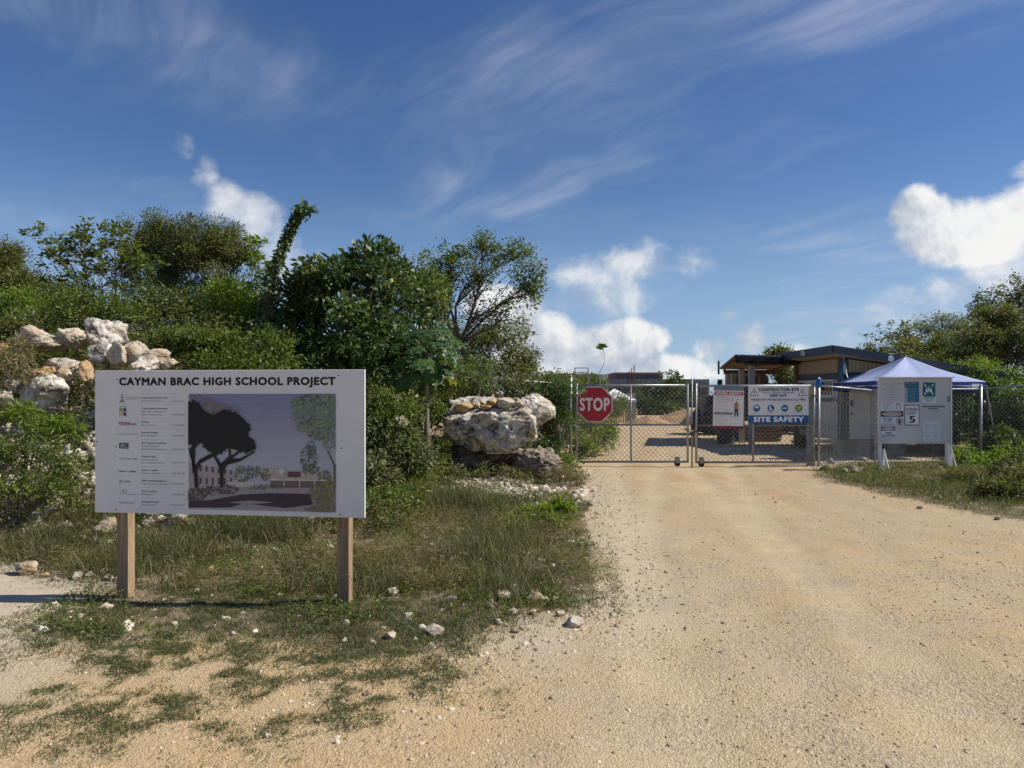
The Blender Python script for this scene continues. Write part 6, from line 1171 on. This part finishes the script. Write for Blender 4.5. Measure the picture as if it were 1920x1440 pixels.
weeds('bank_weeds', 'leafy green weeds and vines covering the bank', scatter(15000, -12, -1.2, 8.4, 16, k_bank, 21), .55, .075, .028, 9, LEAF['mid'], 22)
weeds('bank_undergrowth', 'tall leafy undergrowth closing the gaps beneath the bank trees', scatter(9000, -16, -2.6, 12.2, 21, lambda x, y: inpoly(x, y, VERGE) * (x < -2.8 - .12 * (y - 12)) * (.3 + clump(x, y, .8, 59, .3, .6)), 51), 1.25, .085, .034, 12, LEAF['olive'], 52)
weeds('bank_dry_weeds', 'dry brown stalky weeds mixed into the bank greenery', scatter(6000, -11.5, -1.2, 8.2, 13, k_bank, 23), .50, .085, .010, 9, LEAF['dry'], 24)
def k_fl(x, y): return inpoly(x, y, VERGE) * ss(11.6, 13, y) * clump(x, y, 1.2, 55, .2, .45) * ss(.75, 1.25, np.hypot((x - P(950, 0, 13.0).x) / 1.5, (y - 12.7) / 1.7))
weeds('fence_weeds', 'leafy weeds along the fence behind the boulder', scatter(7000, -4, 1.3, 11.6, 19, k_fl, 25), .40, .07, .028, 8, LEAF['mid'], 26)
def k_rw(x, y): return inpoly(x, y, RIGHT) * ss(10.8, 12.5, y + .55 * (x - 7)) * clump(x, y, 1.3, 57, .3, .5)
weeds('verge_weeds', 'brown and green weeds in front of the notice board', scatter(5000, 6.4, 13, 9, 15.6, k_rw, 27), .15, .05, .012, 8, LEAF['olive'], 28)
weeds('thicket_undergrowth', 'dark undergrowth below the trees behind the tent', scatter(5000, 11, 24, 12, 26, lambda x, y: inpoly(x, y, RIGHT) * 1.0, 29), .8, .11, .05, 9, LEAF['olive'], 30)

M_CHIP = leaf_mat('pale_chip', (.36, .31, .24), (.62, .57, .48), None, 0, .0, .95)
M_PEB = leaf_mat('pebble', (.13, .10, .07), (.42, .33, .22), (.60, .53, .42), .12, .0, .95)
def pebbles(name, label, n, area, keep, smin, smax, sub, seed, m=None):
    p = scatter(n, *area, keep, seed); rng = np.random.default_rng(seed + 1); k = len(p); Vb, Fb = ICO[sub]; s = smin * (smax / smin) ** (rng.random(k) ** 2.2)
    sc = s[:, None] * rng.uniform(.6, 1.25, (k, 3)) * np.array([1, 1, .7]); a = rng.uniform(0, 6.28, k); ca, sa = np.cos(a), np.sin(a)
    V = Vb[None] * (1 + .28 * rng.normal(size=(k, len(Vb), 1)).clip(-1.2, 1.2)) * sc[:, None]; x = V[..., 0] * ca[:, None] - V[..., 1] * sa[:, None]; y = V[..., 0] * sa[:, None] + V[..., 1] * ca[:, None]
    V = np.stack([x, y, V[..., 2]], -1) + (p + np.array([0, 0, .002]))[:, None]; Fc = (np.arange(k) * len(Vb))[:, None, None] + Fb[None]
    tag(link(name, raw_mesh(name, V.reshape(-1, 3), Fc.reshape(-1, 3), False, {'rnd': np.repeat(rng.random(k), len(Vb))}), m or M_PEB), label, 'gravel', kind='stuff')
bare = lambda x, y: (1 - .7 * in_verge(x, y)) * (1 - in_right(x, y)) * (.30 + .9 * clump(x, y, .9, 61, .40, .66)) * (1 - .8 * rut(x, y))
pebbles('foreground_gravel', 'fine loose gravel over the sandy foreground track', 75000, (-4.6, 5.6, 2.6, 7.6), bare, .0034, .019, -1, 31)
pebbles('track_gravel', 'loose gravel along the dirt track toward the gate', 22000, (-6, 7.5, 6.5, 15.5), bare, .006, .022, -1, 33)
edge = lambda x, y: np.exp(-((x - np.interp(y, [4, 5.5, 7.3, 10.3, 13, 15.5], [-.8, .6, .95, 1.15, 1.35, 1.5])) / .55) ** 2) * (1 - .5 * in_verge(x, y))
pebbles('edge_gravel', 'coarser grey gravel swept to the grassy sign side of the track', 40000, (-2.4, 2.8, 3.6, 15.5), edge, .006, .032, -1, 35)
pebbles('scattered_stones', 'pale stone chips scattered through the low grass', 1500, (-4.5, 1.3, 4.4, 9.5), lambda x, y: soft(in_verge, x, y) * (.2 + clump(x, y, 1.2, 63, .45, .65)), .010, .058, 1, 49, M_CHIP)
pebbles('gravel_fan', 'pale broken stone spread below the perched boulder', 5500, (-1.9, 1.6, 10.2, 14.2), lambda x, y: np.exp(-(((x - .05) / .95) ** 2 + ((y - 12.1) / .95) ** 2)), .012, .07, 0, 37, M_CHIP)
pebbles('bank_rubble', 'pale rubble between the rocks of the pile', 9000, (-8.6, -3.9, 8.2, 11.6), lambda x, y: rockpile(x, y) ** .7, .015, .11, 0, 39, M_CHIP)
pebbles('site_gravel', 'white crushed stone spread inside the gate before the cabin', 12000, (5.0, 13.5, 15.6, 21.5), lambda x, y: ss(5.2, 7.2, x + .3 * (y - 17)) * clump(x, y, .8, 67, .2, .45), .012, .042, -1, 41, M_CHIP)
